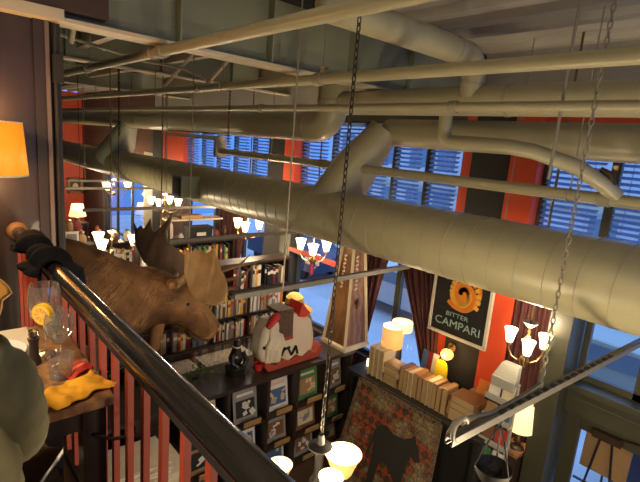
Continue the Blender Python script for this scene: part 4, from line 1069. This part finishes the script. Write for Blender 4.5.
bs = [(3.42, 1.60), (3.36, 1.66), (3.34, 1.75), (3.46, 1.70), (3.56, 1.66), (3.70, 1.72), (3.84, 1.66), (3.98, 1.72), (4.12, 1.66), (4.26, 1.73), (4.36, 1.69), (4.48, 1.80), (4.52, 1.70), (4.44, 1.60)]
b = MB(); b.prism([((x_-3.34)*.87+3.36, AY-.20, z_) for x_, z_ in bs], (0, .28, 0)); b.build('scalloped_base', M['rustred'], t, smooth=False, bevel=.01)
# straw hat figure behind
t = thing('hat_figure', 'yellow straw hat figure with brown brim behind the carved animal', 'figure', (4.42, 5.35, 0))
b = MB(); b.lathe([(.001, 0), (.16, 0), (.14, .05), (.03, .1), (.03, 1.7), (.001, 1.7)], (4.42, 5.35, 0), 16); b.build('stand', M['dark_wood'], t)
b = MB(); b.lathe([(.05, 1.68), (.24, 1.78), (.30, 1.92), (.22, 2.04), (.10, 2.10), (.001, 2.1)], (4.42, 5.35, 0), 26); b.build('straw_body', M['straw'], t)
b = MB(); b.lathe([(.30, 2.06), (.26, 2.10), (.15, 2.12), (.14, 2.26), (.08, 2.32), (.001, 2.33)], (4.42, 5.35, 0), 26); b.build('hat', M['straw'], t)
b = MB(); b.lathe([(.155, 2.12), (.155, 2.17), (.145, 2.17)], (4.42, 5.35, 0), 26); b.build('hat_band', M['bronze'], t)

# wooden obelisk
t = thing('wooden_obelisk', 'tall tapering wooden obelisk with cream edges and carved strips', 'obelisk', (5.0, 4.75, BT))
oc = Vector((4.99, 4.73, 0)); h0, h1 = BT, 3.18; w0, w1 = .25, .125
RO = Matrix.Rotation(.0, 3, 'Z')
def osq(w, z): return [oc + Vector((sx*w, sy*w, z)) for sx, sy in ((-1, -1), (1, -1), (1, 1), (-1, 1))]
b = MB(); b.loft([osq(w0-.02, h0+.06), osq(w1-.015, h1)]); b.build('panels', M['oak'], t, smooth=False)
b = MB()
for p0, p1 in zip(osq(w0-.012, h0+.06), osq(w1-.010, h1+.02)): b.bar(p0, p1, .045, .045)
b.build('corner_edges', M['cream'], t, smooth=False)
b = MB(); b.loft([osq(w0+.02, h0), osq(w0+.02, h0+.05), osq(w0, h0+.07)]); b.build('plinth', M['cream'], t, smooth=False)
b = MB(); b.loft([osq(w1+.01, h1), osq(w1+.01, h1+.04), osq(.01, h1+.16)]); b.build('cap', M['oak'], t, smooth=False)
for s_ in range(2):
    b = MB()
    for k in range(9):
        z = 2.55+k*.06; f = (z-h0)/(h1-h0); w = w0+(w1-w0)*f
        c = oc + (Vector((-w*.35, -w-.004, z)) if s_ == 0 else Vector((-w-.004, w*.1, z)))
        b.box(c, (.05, .012, .03) if s_ == 0 else (.012, .05, .03), R=Matrix.Rotation(.5 if k % 2 else -.5, 3, 'Y' if s_ == 0 else 'X'))
    b.build('carved_strip', M['cream'], t, smooth=False)
b = MB(); b.cyl((oc.x-.02, oc.y-.20, 2.33), (oc.x-.02, oc.y-.165, 2.33), .035, seg=18); b.tube([(oc.x-.02, oc.y-.20, 2.40), (oc.x-.02, oc.y-.21, 2.30), (oc.x-.03, oc.y-.20, 2.24)], .012, 8); b.build('metal_fitting', M['bronze'], t)
# pale tray, white things seen through balusters on left
t = thing('plan_chest', 'cream plan chest with stacked papers below the railing', 'plan chest', (1.45, 4.15, 0))
MB().span((.95, 3.85, 0), (1.95, 4.42, 1.30)).build('cabinet', M['cream'], t, smooth=False)
for k in range(4): MB().span((.98, 3.83, .08+k*.3), (1.92, 3.85, .33+k*.3)).build('drawer', M['cream'], t, smooth=False)
for k in range(6): tag(MB().box((1.40+.02*math.sin(k*3), 4.1+.02*math.cos(k*5), 1.315+k*.022), (.75, .48, .02), rz=.12*math.sin(k*2)).build('paper_sheaf', M['cream'] if k % 2 else M['white'], smooth=False), 'flat sheaf of pale papers on cream plan chest, %s from the bottom' % ordinal(k+1), 'papers', 'paper sheaves')

# ------------------------------------------------------------------ window counter with old books and the leaning board
CT = 1.41
t = thing('window_counter', 'long black counter along the window wall with old books on it', 'counter', (5.05, 3.2, 0))
MB().span((4.72, 2.2, CT-.05), (5.38, 4.38, CT)).build('countertop', M['black_matt'], t, smooth=False)
MB().span((4.86, 2.24, .06), (5.36, 4.34, CT-.05)).build('cabinet', M['black_matt'], t, smooth=False)
for yy in (2.26, 4.30): MB().span((4.76, yy-.03, 0), (4.84, yy+.03, CT-.05)).build('leg', M['black_matt'], t, smooth=False)
# old books: page edges turned to the room
ob = MB(); ob.span((-.5, -.5, 0), (.5, -.42, 1)).span((-.5, .42, 0), (.5, .5, 1)).span((.44, -.5, 0), (.5, .5, 1)).span((-.47, -.43, .965), (.45, .43, .985)).mat(1).span((-.47, -.42, .02), (.44, .42, .965))
OLD_ME = ob.mesh('old_book', [BM['tan'], mat('aged_pages', (.50, .36, .17), .75, 0, .15, 25)], False)
def old_book(loc, wx, wy, h, col, label, group, rot=(0, 0, 0)):
    o = book(loc, wx, wy, h, col, label, group, mesh=OLD_ME); o.rotation_euler = rot; return o
r_ = random.Random(17)
y = 4.08
for k in range(3):
    old_book((4.97, y-.045, CT), .26, .085, .44, 'cream', 'cream upright old book, %s from the lamp end of counter' % ordinal(k+1), 'upright cream books at the lamp end'); y -= .09
y0 = y
for k in range(4):
    old_book((4.97, y0-.14, CT+k*.075+.0), .24+r_.uniform(-.02, .02), .27, .07, ['tan', 'brown', 'cream', 'tan'][k], 'old book lying flat in the stack of four, %s from the bottom' % ordinal(k+1), 'flat stack of four old books')
y = y0-.29
n = 0
while y > 2.84:
    w = r_.uniform(.066, .084); n += 1
    old_book((4.97+r_.uniform(-.01, .01), y-w/2, CT), .25, w-.006, .36*r_.uniform(.93, 1.0), ['tan', 'brown', 'tan', 'cream'][n % 4], 'upright old book with page edge outward, %s from the flat stack of four' % ordinal(n), 'upright old books along the counter'); y -= w
y0 = y
for k in range(4):
    old_book((4.97, y0-.22, CT+k*.085), .27+r_.uniform(-.03, .02), .42-k*.02, .08, ['brown', 'tan', 'tan', 'brown'][k], 'wide old book lying flat under the red wall, %s from the bottom' % ordinal(k+1), 'flat stack of wide old books')
tag(MB().box((5.20, 2.50, CT+.42), (.012, .13, .17), R=Matrix.Rotation(.25, 3, 'Y')).build('postcard', [BM['orange']], smooth=False), 'small orange postcard leaning above wide flat books', 'postcard')
t = thing('wall_ledge', 'small wooden ledge under the orange postcard', 'ledge', (5.25, 2.50, CT+.30))
MB().span((5.12, 2.36, CT+.30), (5.32, 2.64, CT+.335)).build('board', M['oak'], t, smooth=False); MB().span((5.22, 2.48, CT+.1), (5.32, 2.52, CT+.30)).build('bracket', M['oak'], t, smooth=False)
b = MB(); pts = []
for j in range(24):
    a = 2*PI*j/24; pts.append((5.16, 3.09+.10*math.copysign(abs(math.cos(a))**.6, math.cos(a)), CT+.27+.27*math.copysign(abs(math.sin(a))**.6, math.sin(a))))
b.prism(pts, (.012, 0, 0)); tag(b.build('yellow_card', M['yellow'], smooth=False), 'bright yellow rounded card standing behind upright old books', 'card')
for k, (yy, cc) in enumerate(((3.42, 'blue'), (3.33, 'maroon'), (3.25, 'white'))):
    tag(MB().box((5.24, yy, CT+.27), (.02, .085, .53), R=Matrix.Rotation(.12, 3, 'Y')).build('greeting_card', BM[cc], smooth=False), '%s greeting card standing beside the yellow card' % cc, 'card', 'greeting cards')
# drum lamp and its neighbour
table_lamp((5.14, 3.93, CT), 'warm drum shade lamp on counter between the dark curtains', .155, .155, .31, .42, 'drum', lining='drum_in', basem='brass')
point_light('lamp_light', (5.14, 3.93, CT+.62), 9, r=.05)
t = table_lamp((5.27, 3.88, CT), 'pale lamp behind the drum lamp, partly behind curtain', .15, .15, .13, .66, 'cream_shade', basem='bronze')
t = thing('postcard_rack', 'small rack of pale blue postcards beside the drum lamp', 'rack', (5.20, 3.66, CT))
MB().span((5.14, 3.56, CT), (5.28, 3.76, CT+.03)).build('base', M['bronze'], t, smooth=False)
for k in range(3): MB().box((5.16+k*.04, 3.62+.05*(k % 2), CT+.13), (.006, .12, .19), R=Matrix.Rotation(.15, 3, 'Y')).build('postcard', BM[('white', 'blue', 'cream')[k]], t, smooth=False)
b = MB(); b.lathe([(.001, 0), (.05, 0), (.04, .06), (.018, .12), (.018, .2), (.001, .2)], (5.16, 4.16, CT), 16); tag(b.build('glass_bottle', M['black']), 'small dark bottle at the curtain beside the drum lamp', 'bottle')
tag(MB().lathe([(.001, 0), (.04, 0), (.036, .10), (.001, .10)], (5.05, 4.24, CT), 16).build('candle_jar', M['shade_hot']), 'small glowing candle jar at the far counter end', 'candle')

# leaning glossy board printed like a rug
def rug_mat():
    m = bpy.data.materials.new('rug_print'); m.use_nodes = True; nt = m.node_tree; b = nt.nodes['Principled BSDF']
    b.inputs['Roughness'].default_value = .3; b.inputs['Coat Weight'].default_value = .6; b.inputs['Coat Roughness'].default_value = .06
    tc = nt.nodes.new('ShaderNodeTexCoord'); mp = nt.nodes.new('ShaderNodeMapping'); mp.inputs['Scale'].default_value = (1, 1, 1); mp.inputs['Rotation'].default_value = (PI/4, 0, 0)
    nt.links.new(tc.outputs['Object'], mp.inputs[0])
    ck = nt.nodes.new('ShaderNodeTexChecker'); ck.inputs['Scale'].default_value = 11
    ck.inputs[1].default_value = (.34, .075, .03, 1); ck.inputs[2].default_value = (.085, .055, .035, 1)
    nt.links.new(mp.outputs[0], ck.inputs[0])
    n1 = nt.nodes.new('ShaderNodeTexNoise'); n1.inputs['Scale'].default_value = 2.6; n1.inputs['Detail'].default_value = 2; nt.links.new(tc.outputs['Object'], n1.inputs[0])
    r1 = nt.nodes.new('ShaderNodeValToRGB'); r1.color_ramp.elements[0].position = .47; r1.color_ramp.elements[1].position = .56; nt.links.new(n1.outputs['Fac'], r1.inputs[0])
    ck2 = nt.nodes.new('ShaderNodeTexVoronoi'); ck2.inputs['Scale'].default_value = 22; nt.links.new(mp.outputs[0], ck2.inputs[0])
    r2 = nt.nodes.new('ShaderNodeValToRGB')
    r2.color_ramp.elements[0].position = .2; r2.color_ramp.elements[0].color = (.40, .30, .14, 1); r2.color_ramp.elements[1].position = .6; r2.color_ramp.elements[1].color = (.20, .16, .09, 1)
    nt.links.new(ck2.outputs['Distance'], r2.inputs[0])
    mx = nt.nodes.new('ShaderNodeMix'); mx.data_type = 'RGBA'; nt.links.new(r1.outputs[0], mx.inputs[0]); nt.links.new(ck.outputs[0], mx.inputs[6]); nt.links.new(r2.outputs[0], mx.inputs[7])
    ck3 = nt.nodes.new('ShaderNodeTexChecker'); ck3.inputs['Scale'].default_value = 33; ck3.inputs[1].default_value = (.55, .55, .55, 1); ck3.inputs[2].default_value = (1, 1, 1, 1); nt.links.new(mp.outputs[0], ck3.inputs[0])
    mu = nt.nodes.new('ShaderNodeMix'); mu.data_type = 'RGBA'; mu.blend_type = 'MULTIPLY'; mu.inputs[0].default_value = .8
    nt.links.new(mx.outputs[2], mu.inputs[6]); nt.links.new(ck3.outputs[0], mu.inputs[7]); nt.links.new(mu.outputs[2], b.inputs['Base Color'])
    return m
tl, tr_, bl_, br_ = Vector((4.72, 4.08, 1.37)), Vector((4.72, 2.72, 1.37)), Vector((4.22, 4.02, .03)), Vector((4.22, 2.52, .03))
t = thing('leaning_board', 'large glossy board printed like a red and brown rug', 'board', (4.45, 3.3, 0))
nrm = (tr_-tl).cross(bl_-tl).normalized()
if nrm.x > 0: nrm = -nrm
b = MB(); b.prism([tl, tr_, br_, bl_], -nrm*.03); b.build('panel', rug_mat(), t, smooth=False)
def onboard(u, v, k=.004): return tl.lerp(tr_, u).lerp(bl_.lerp(br_, u), v) + nrm*k
b = MB()
for a0, a1 in (((0, 0), (1, 0)), ((0, 0), (0, 1)), ((1, 0), (1, 1))): b.bar(onboard(*a0), onboard(*a1), .09 if a0[1] == a1[1] else .06, .01, up=nrm)
b.build('border', ramp_mat('rug_border', [(.35, (.03, .025, .02)), (.5, (.20, .14, .08)), (.65, (.05, .03, .025))], 26, .3, 'noise'), t, smooth=False)
sil = [(.40, .28), (.47, .27), (.55, .30), (.68, .28), (.74, .24), (.78, .20), (.80, .25), (.84, .30), (.88, .38), (.83, .41), (.78, .38), (.76, .46), (.74, .60), (.74, .95), (.68, .95), (.66, .66), (.60, .60), (.52, .56), (.47, .62), (.46, .95), (.40, .95), (.38, .62), (.36, .44), (.33, .60), (.31, .58), (.34, .36)]
b = MB(); b.prism([onboard(u, v, .001) for u, v in sil], nrm*.004); b.build('animal_silhouette', mat('silhouette_print', (.035, .034, .03), .3), t, smooth=False)

# poster on the pilaster
PX_ = 5.26
t = thing('framed_poster', 'large framed black liqueur poster with orange swirl on the pilaster', 'poster', (PX_, 3.0, 2.28))
y0, y1, z0, z1 = 2.60, 3.42, 2.28, 3.50
MB().span((PX_, y0, z0), (PX_+.03, y1, z1)).build('print', M['poster_black'], t, smooth=False)
b = MB()
for a, c in (((y0-.02, z0-.02), (y1+.02, z0+.025)), ((y0-.02, z1-.025), (y1+.02, z1+.02)), ((y0-.02, z0), (y0+.02, z1)), ((y1-.02, z0), (y1+.02, z1))): b.span((PX_-.015, a[0], a[1]), (PX_+.035, c[0], c[1]))
b.build('frame', M['poster_frame'], t, smooth=False, bevel=.004)
b = MB()   # plain abstract swirl of ribbon
def disc(cy, cz, ry, rz_, k, n=26): b.prism([(PX_-k, cy+ry*math.cos(2*PI*j/n), cz+rz_*math.sin(2*PI*j/n)) for j in range(n)], (.002, 0, 0))
disc(2.98, 2.84, .19, .20, .003); b.mat(1)
for k in range(34):
    a = k*.30; r = .03+.0062*k; b.box((PX_-.006, 2.99+r*math.cos(a), 2.88+r*1.15*math.sin(a)), (.002, .065, .05), R=Matrix.Rotation(a, 3, 'X'))
b.mat(0)
for k in range(22):
    a = 1.2+k*.20; r = .20+.0035*k; b.box((PX_-.005, 2.99+r*math.cos(a), 2.95+r*1.05*math.sin(a)), (.002, .055, .06), R=Matrix.Rotation(a, 3, 'X'))
b.build('swirl', [M['poster_orange'], M['poster_yellow']], t, smooth=False)
def text(body, size, loc, m, parent, rot, name='lettering', align='CENTER', sx=1.0):
    cu = bpy.data.curves.new(name, 'FONT'); cu.body = body; cu.size = size; cu.align_x = align; cu.extrude = .001
    o = bpy.data.objects.new(name, cu); COL.objects.link(o); cu.materials.append(m)
    bpy.context.view_layer.update(); me = bpy.data.meshes.new_from_object(o.evaluated_get(bpy.context.evaluated_depsgraph_get())); bpy.data.objects.remove(o); o = bpy.data.objects.new(name, me); COL.objects.link(o)
    o.parent = parent; o.location = Vector(loc)-parent.location; o.rotation_euler = rot; o.scale = (sx, 1, 1); return o
RT = (PI/2, 0, -PI/2)
text('BITTER', .085, (PX_-.004, 3.03, 2.545), M['poster_text'], t, RT, sx=1.25)
text('CAMPARI', .15, (PX_-.004, 3.01, 2.40), M['poster_text'], t, RT, sx=1.08)
# sconce on the dark pilaster face
t = thing('wall_sconce', 'small glowing amber globe sconce under the poster', 'lamp', (5.28, 3.08, 2.0))
b = MB(); b.ball((5.24, 3.08, 2.02), .085, 18, 12, (1, 1, .9)); b.build('globe', M['sconce'], t)
b = MB(); b.cyl((5.35, 3.08, 2.10), (5.33, 3.08, 2.10), .06, seg=20); b.tube([(5.34, 3.08, 2.10), (5.27, 3.08, 2.13), (5.24, 3.08, 2.08)], .012, 8); b.build('bracket', M['brass'], t)
point_light('sconce_light', (5.12, 3.08, 2.02), 4, (1, .6, .25), .08)

# curtains: pleated and tied back
def curtain(label, ytop0, ytop1, ybot0, ybot1, ztop, zbot, x, seed, pinch=.8):
    b = MB()
    def f(u, v):
        s_ = v**1.0; tp = Vector((x, ytop0+(ytop1-ytop0)*u, ztop)); bt = Vector((x, ybot0+(ybot1-ybot0)*u, zbot))
        p_ = tp.lerp(bt, s_); wf = math.sin(u*PI*14+seed)*.028*(1-.35*s_) + .012*math.sin(u*31+seed*2+v*4)
        return p_ + Vector((wf, .01*math.sin(v*6+u*9), 0))
    b.grid(f, 110, 22)
    return tag(b.build('curtain', M['curtain'], solid=.006), label, 'curtain', 'oxblood curtains')
curtain('oxblood curtain hanging between obelisk and drum lamp', 4.30, 5.15, 4.62, 5.0, 3.10, 1.45, 5.30, 1)
curtain('oxblood curtain gathered beside the framed poster', 3.38, 4.10, 3.26, 3.42, 3.10, 1.50, 5.30, 2)
curtain('far oxblood curtain by the black box', 8.1, 9.4, 8.5, 9.3, 3.10, 1.7, 5.30, 3)
curtain('oxblood curtain behind the three shade chandelier near the door', 1.90, 2.36, 1.90, 2.36, 3.10, .1, 5.34, 4)

# ------------------------------------------------------------------ chandeliers
PH = math.radians(-12)
def bell(b, c, R, H, seg=22):
    c = Vector(c); b.lathe([(R*.45, 0), (R*.55, H*.12), (R*.68, H*.45), (R*.86, H*.8), (R, H), (R*.96, H), (R*.80, H*.78), (R*.60, H*.4), (R*.45, H*.06)], c, seg)
def chandelier(loc, label, n, ra, R, H, top, phase=0.0, shade='shade_hot', power=18, group='bell shade chandeliers', cup=.0, light=True):
    t = thing('chandelier', label, 'chandelier', loc, group); c = Vector(loc)
    b = MB(); b.cyl(c+Vector((0, 0, -.12)), c+Vector((0, 0, top-loc[2])), .012, seg=10); b.ball(c+Vector((0, 0, -.14)), .05, sc=(1, 1, 1.3)); b.ball(c+Vector((0, 0, .12)), .03); b.build('stem', M['brass'], t)
    b = MB(); b.lathe([(.001, .24), (.02, .24), (.085, .30), (.08, .305), (.001, .27)], c, 20); b.build('canopy_dish', M['cream_steel'], t)
    for k in range(n):
        a = phase+2*PI*k/n; u = Vector((math.cos(a), math.sin(a), 0)); q = c+u*ra
        b = MB(); b.tube([c+Vector((0, 0, -.10)), c+u*ra*.35+Vector((0, 0, -.17)), c+u*ra*.75+Vector((0, 0, -.15)), c+u*ra*.98+Vector((0, 0, -.08)), q+Vector((0, 0, -.02))], .010, 8); b.cyl(q+Vector((0, 0, -.025)), q+Vector((0, 0, .012)), R*.42, seg=14)
        ar = b.build('arm', M['brass'], t)
        b = MB(); bell(b, q, R, H); b.build('lamp_shade', M[shade], t)
    if light:
        o = point_light('chandelier_light', c+Vector((0, 0, H+.06)), power, r=.12)
    return t
chandelier((4.90, 1.95, 2.64), 'three shade glowing chandelier beside the shop door', 3, .20, .072, .16, CE, math.radians(-34), power=22)
chandelier((4.75, 5.38, 2.95), 'glowing chandelier with red tag over the carved animal', 3, .24, .085, .17, CE, PH, power=62)
tag(MB().cyl((4.75, 5.38, 2.74), (4.75, 5.38, 2.79), .004, seg=6).box((4.75, 5.38, 2.66), (.14, .02, .18), rz=.6).build('red_tag', M['redpaint'], smooth=False), 'red square tag hung under the chandelier over carved animal', 'tag')
chandelier((4.75, 7.3, 2.95), 'glowing three shade chandelier before the far blue window', 3, .24, .085, .17, CE, PH, power=62)
chandelier((3.0, 9.5, 2.30), 'glowing chandelier low over the far bookcase, above moose withers', 3, .42, .12, .20, CE, PH, power=70)
chandelier((4.75, 11.05, 2.85), 'glowing chandelier just below register box on the big duct', 4, .34, .10, .18, CE, .8, power=70)
chandelier((4.75, 14.8, 2.80), 'glowing chandelier before the far glazed door', 3, .40, .12, .2, CE, PH, power=100)
chandelier((3.55, 8.4, 1.72), 'large bright glowing chandelier right behind the moose back', 4, .20, .12, .18, CE, .3, power=75)
# amber chandelier below the dark chain
AC = Vector((2.08, 2.11, 2.50))
t = thing('chandelier', 'amber shaded chandelier seen from above under the long dark chain', 'chandelier', AC, 'bell shade chandeliers')
b = MB(); b.lathe([(.001, .10), (.02, .10), (.03, .03), (.088, .01), (.086, -.005), (.03, -.03), (.03, -.22), (.06, -.27), (.001, -.33)], AC, 24); b.build('hub', M['black_matt'], t)
amber = glow_mat('amber_glass', (.95, .45, .13), .55)
for (sx, sy, sz, R, H, mm) in ((2.20, 1.99, 2.47, .135, .17, amber), (1.985, 1.885, 2.45, .085, .15, M['shade_hot']), (1.70, 1.935, 2.42, .085, .14, M['shade_hot']), (2.0, 2.45, 2.18, .10, .15, amber)):
    q = Vector((sx, sy, sz-H)); b = MB(); b.tube([AC+Vector((0, 0, -.24)), AC.lerp(q, .45)+Vector((0, 0, -.24)), q+Vector((0, 0, -.06)), q], .011, 8); b.cyl(q-Vector((0, 0, .02)), q+Vector((0, 0, .012)), R*.42, seg=14); b.build('arm', M['bronze'], t)
    b = MB(); bell(b, q, R, H, 28); b.build('lamp_shade', mm, t)
    b = MB(); b.lathe([(R*.42, H*.05), (R*.60, H*.4), (R*.79, H*.78), (R*.95, H*.995)], q, 28); b.build('shade_lining', M['drum_in'], t)
    b = MB(); b.ball(q+Vector((0, 0, H*.55)), R*.27); b.build('light_bulb', M['bulb'], t)
point_light('chandelier_light', (2.20, 1.99, 2.46), 26, r=.1)
point_light('chandelier_light', (1.70, 1.935, 2.41), 16, r=.1)

# ------------------------------------------------------------------ by the door
t = thing('brochure_rack', 'pale acrylic brochure rack filled with brochures left of the door', 'rack', (5.1, 2.12, 0))
b = MB(); b.span((4.98, 1.98, .9), (5.02, 2.28, 2.16)); b.prism([(4.90, 1.99, 2.20), (4.90, 2.27, 2.20), (5.0, 2.23, 2.34), (5.0, 2.03, 2.34)], (.10, 0, 0)); b.span((4.88, 1.99, 2.08), (5.0, 2.27, 2.20)); b.build('top_box', M['acrylic'], t, smooth=False, bevel=.01)
MB().span((4.9, 2.1, 0), (5.0, 2.16, .9)).build('post', M['chrome'], t, smooth=False); MB().span((4.75, 1.95, 0), (5.15, 2.3, .03)).build('base', M['black_matt'], t, smooth=False)
for k, z in enumerate((1.05, 1.35, 1.65, 1.9)): MB().span((4.84, 1.97, z), (4.99, 2.29, z+.02)).span((4.84, 1.97, z), (4.85, 2.29, z+.09)).build('tray', M['acrylic'], t, smooth=False)
k = 0
for z, nm in ((1.07, 'lowest'), (1.37, 'second lowest'), (1.67, 'second highest'), (1.92, 'highest')):
    for yy, pl in ((2.21, 'curtain side'), (2.05, 'door side')):
        c = ['green', 'white', 'brown', 'red', 'tan', 'blue', 'white', 'cream'][k]; k += 1
        tag(MB().box((4.90, yy, z+.115), (.02, .13, .23), R=Matrix.Rotation(.18, 3, 'Y')).build('brochure', BM[c], smooth=False), '%s brochure in the %s tray of brochure rack, %s' % (c, nm, pl), 'brochure', 'brochures in the rack')
table_lamp((5.16, 1.96, 1.32), 'cream shaded lamp between brochure rack and door post', .15, .12, .34, .25, 'cream_shade', basem='bronze')
t = thing('side_cabinet', 'slim dark cabinet under the lamp by door post', 'cabinet', (5.16, 1.96, 0)); MB().span((5.02, 1.88, 0), (5.32, 2.06, 1.30)).build('body', M['dark_wood'], t, smooth=False); MB().span((5.0, 1.87, 1.28), (5.33, 2.08, 1.32)).build('top', M['oak'], t, smooth=False)
# dark bowl pendant at the bar end
t = thing('pendant_lamp', 'dark round bowl pendant below the looped end of large strut', 'lamp', (2.36, 1.0, 2.9))
BC = Vector((2.36, 1.0, 2.88))
b = MB(); b.lathe([(.02, -.05), (.07, -.04), (.095, .0), (.105, .04), (.10, .04), (.09, .0), (.06, -.03), (.001, -.035)], BC, 32); b.build('bowl', M['black_matt'], t)
b = MB()
for a in (0.3, 2.4, 4.5): b.tube([BC+Vector((.10*math.cos(a), .10*math.sin(a), .04)), BC+Vector((.04*math.cos(a), .04*math.sin(a), .22)), BC+Vector((0, 0, .30))], .005, 6)
b.tube([BC+Vector((0, 0, .30)), BC+Vector((-.01, -.02, .40))], .006, 6); b.build('bail', M['black_matt'], t)
b = MB(); b.cyl(BC+Vector((0, 0, -.045)), BC+Vector((0, 0, .03)), .03, seg=14); b.build('socket', M['black_matt'], t)

# ------------------------------------------------------------------ street outside
struct(MB().span((XW+.3, -14, -.2), (9.5, 26, -.02)).build('pavement', M['pavement'], smooth=False))
struct(MB().span((9.5, -14, -.25), (40, 26, -.08)).build('street', M['street'], smooth=False))
def facade(x, y0, y1, h, label, seed):
    t = thing('building', label, 'building', (x+2, (y0+y1)/2, 0), 'buildings across the street')
    MB().span((x, y0, -.1), (x+4, y1, h)).build('wall', M['facade'], t, smooth=False)
    r = random.Random(seed)
    yy = y0+.8
    while yy < y1-1.2:
        for fl in range(int(h/3)):
            mm = M['dark_glass']
            MB().span((x-.05, yy, fl*3+.9), (x+.01, yy+1.1, fl*3+2.5)).build('window', mm, t, smooth=False)
        yy += 1.9
    MB().span((x-.25, y0, 2.75), (x, y1, 3.0)).build('cornice', M['cream_steel'], t, smooth=False)
facade(22, -12, -1, 6, 'pale stone building across the street opposite the door', 1); facade(22, -.5, 9, 5, 'pale stone building across the street opposite the poster', 2); facade(22, 9.5, 24, 6, 'pale stone building across the street opposite the far windows', 3)
def car(loc, m, label):
    t = thing('parked_car', label, 'car', loc, 'cars parked along the street'); x, y, z = loc
    prof = [(-2.1, .35), (-2.1, .85), (-1.5, 1.0), (-.8, 1.45), (.7, 1.48), (1.3, 1.05), (2.05, .9), (2.1, .35)]
    b = MB(); b.prism([(x-.85, y+p_, z+q) for p_, q in prof], (1.7, 0, 0)); b.build('body', m, t, smooth=False, bevel=.08)
    b = MB(); b.span((x-.87, y-.75, z+1.02), (x-.85, y+.65, z+1.36)); b.build('side_window', M['dark_glass'], t, smooth=False)
    for sy in (-1.3, 1.3):
        for sx in (-.8, .65): MB().cyl((x+sx, y+sy, z+.32), (x+sx+.18, y+sy, z+.32), .32, seg=22).build('wheel', M['black_matt'], t)
car((11, 8.0, -.08), M['facade'], 'pale grey car parked outside the curtained window'); car((11, 13.5, -.08), M['navy'], 'dark car parked outside the far window'); car((10.6, 2.6, -.08), M['acrylic'], 'pale car parked directly across from the door window')
t = thing('mailbox', 'tall navy street box with red handle outside the door', 'mailbox', (7.6, 1.0, -.02))
b = MB(); n = 16
prof = [(.62, -.02), (.62, 1.25)] + [(1.02+.40*math.cos(PI-PI*j/n), 1.25+.40*math.sin(PI-PI*j/n)) for j in range(1, n)] + [(1.42, 1.25), (1.42, -.02)]
b.prism([(7.25, p_, q) for p_, q in prof], (.7, 0, 0)); b.build('body', M['navy'], t, smooth=50, bevel=.015)
MB().span((7.20, .86, 1.55), (7.27, 1.06, 1.60)).build('handle', M['redpaint'], t, smooth=False)
t = thing('litter_bin', 'green bin beside the navy street box', 'bin', (7.9, .4, -.02)); MB().span((7.6, .15, -.02), (8.2, .55, 1.1)).build('body', M['bin_green'], t, smooth=False, bevel=.03); MB().span((7.57, .12, 1.1), (8.23, .58, 1.2)).build('lid', M['bin_green'], t, smooth=False, bevel=.03)
t = thing('easel', 'black tripod easel with tan board just outside the door', 'easel', (6.1, 1.3, -.02))
for p0, p1 in (((6.0, 1.52, -.02), (6.05, 1.33, 1.72)), ((6.0, 1.05, -.02), (6.05, 1.27, 1.72)), ((6.4, 1.3, -.02), (6.07, 1.3, 1.70))): MB().cyl(p0, p1, .014, seg=8).build('leg', M['black'], t)
MB().bar((6.0, 1.05, .82), (6.0, 1.55, .82), .03, .02).build('ledge', M['black'], t, smooth=False)
tag(MB().box((6.10, 1.28, 1.32), (.02, .50, .70), R=Matrix.Rotation(.06, 3, 'Y')).build('board', M['tan'], smooth=False), 'blank tan cardboard sheet behind the black easel legs', 'board')

# ------------------------------------------------------------------ wall lamp light, and unseen fill lights added without fixtures
def room_fill_light(loc, power, size, col=(1, .76, .48), rot=(0, 0, 0)):
    l = bpy.data.lights.new('room_fill_light', 'AREA'); l.energy = power; l.size = size; l.color = col
    o = bpy.data.objects.new('room_fill_light', l); COL.objects.link(o); o.location = loc; o.rotation_euler = rot; return o
point_light('wall_lamp_light', (.375, 3.15, 4.66), 5, (1, .55, .2), .05)
point_light('wall_lamp_light', (.375, 3.15, 4.20), 5, (1, .55, .2), .05)
room_fill_light((-1.2, 1.0, 5.6), 70, .5, (1, .82, .58))  # unseen area light added over the mezzanine
for loc, pw in (((2.6, .2, 2.5), 62), ((1.6, -1.6, 2.9), 50), ((4.2, -1.0, 2.3), 34)):  # fill lights added out of view, no lamps stand there
    point_light('hall_fill_light', loc, pw, r=.15)
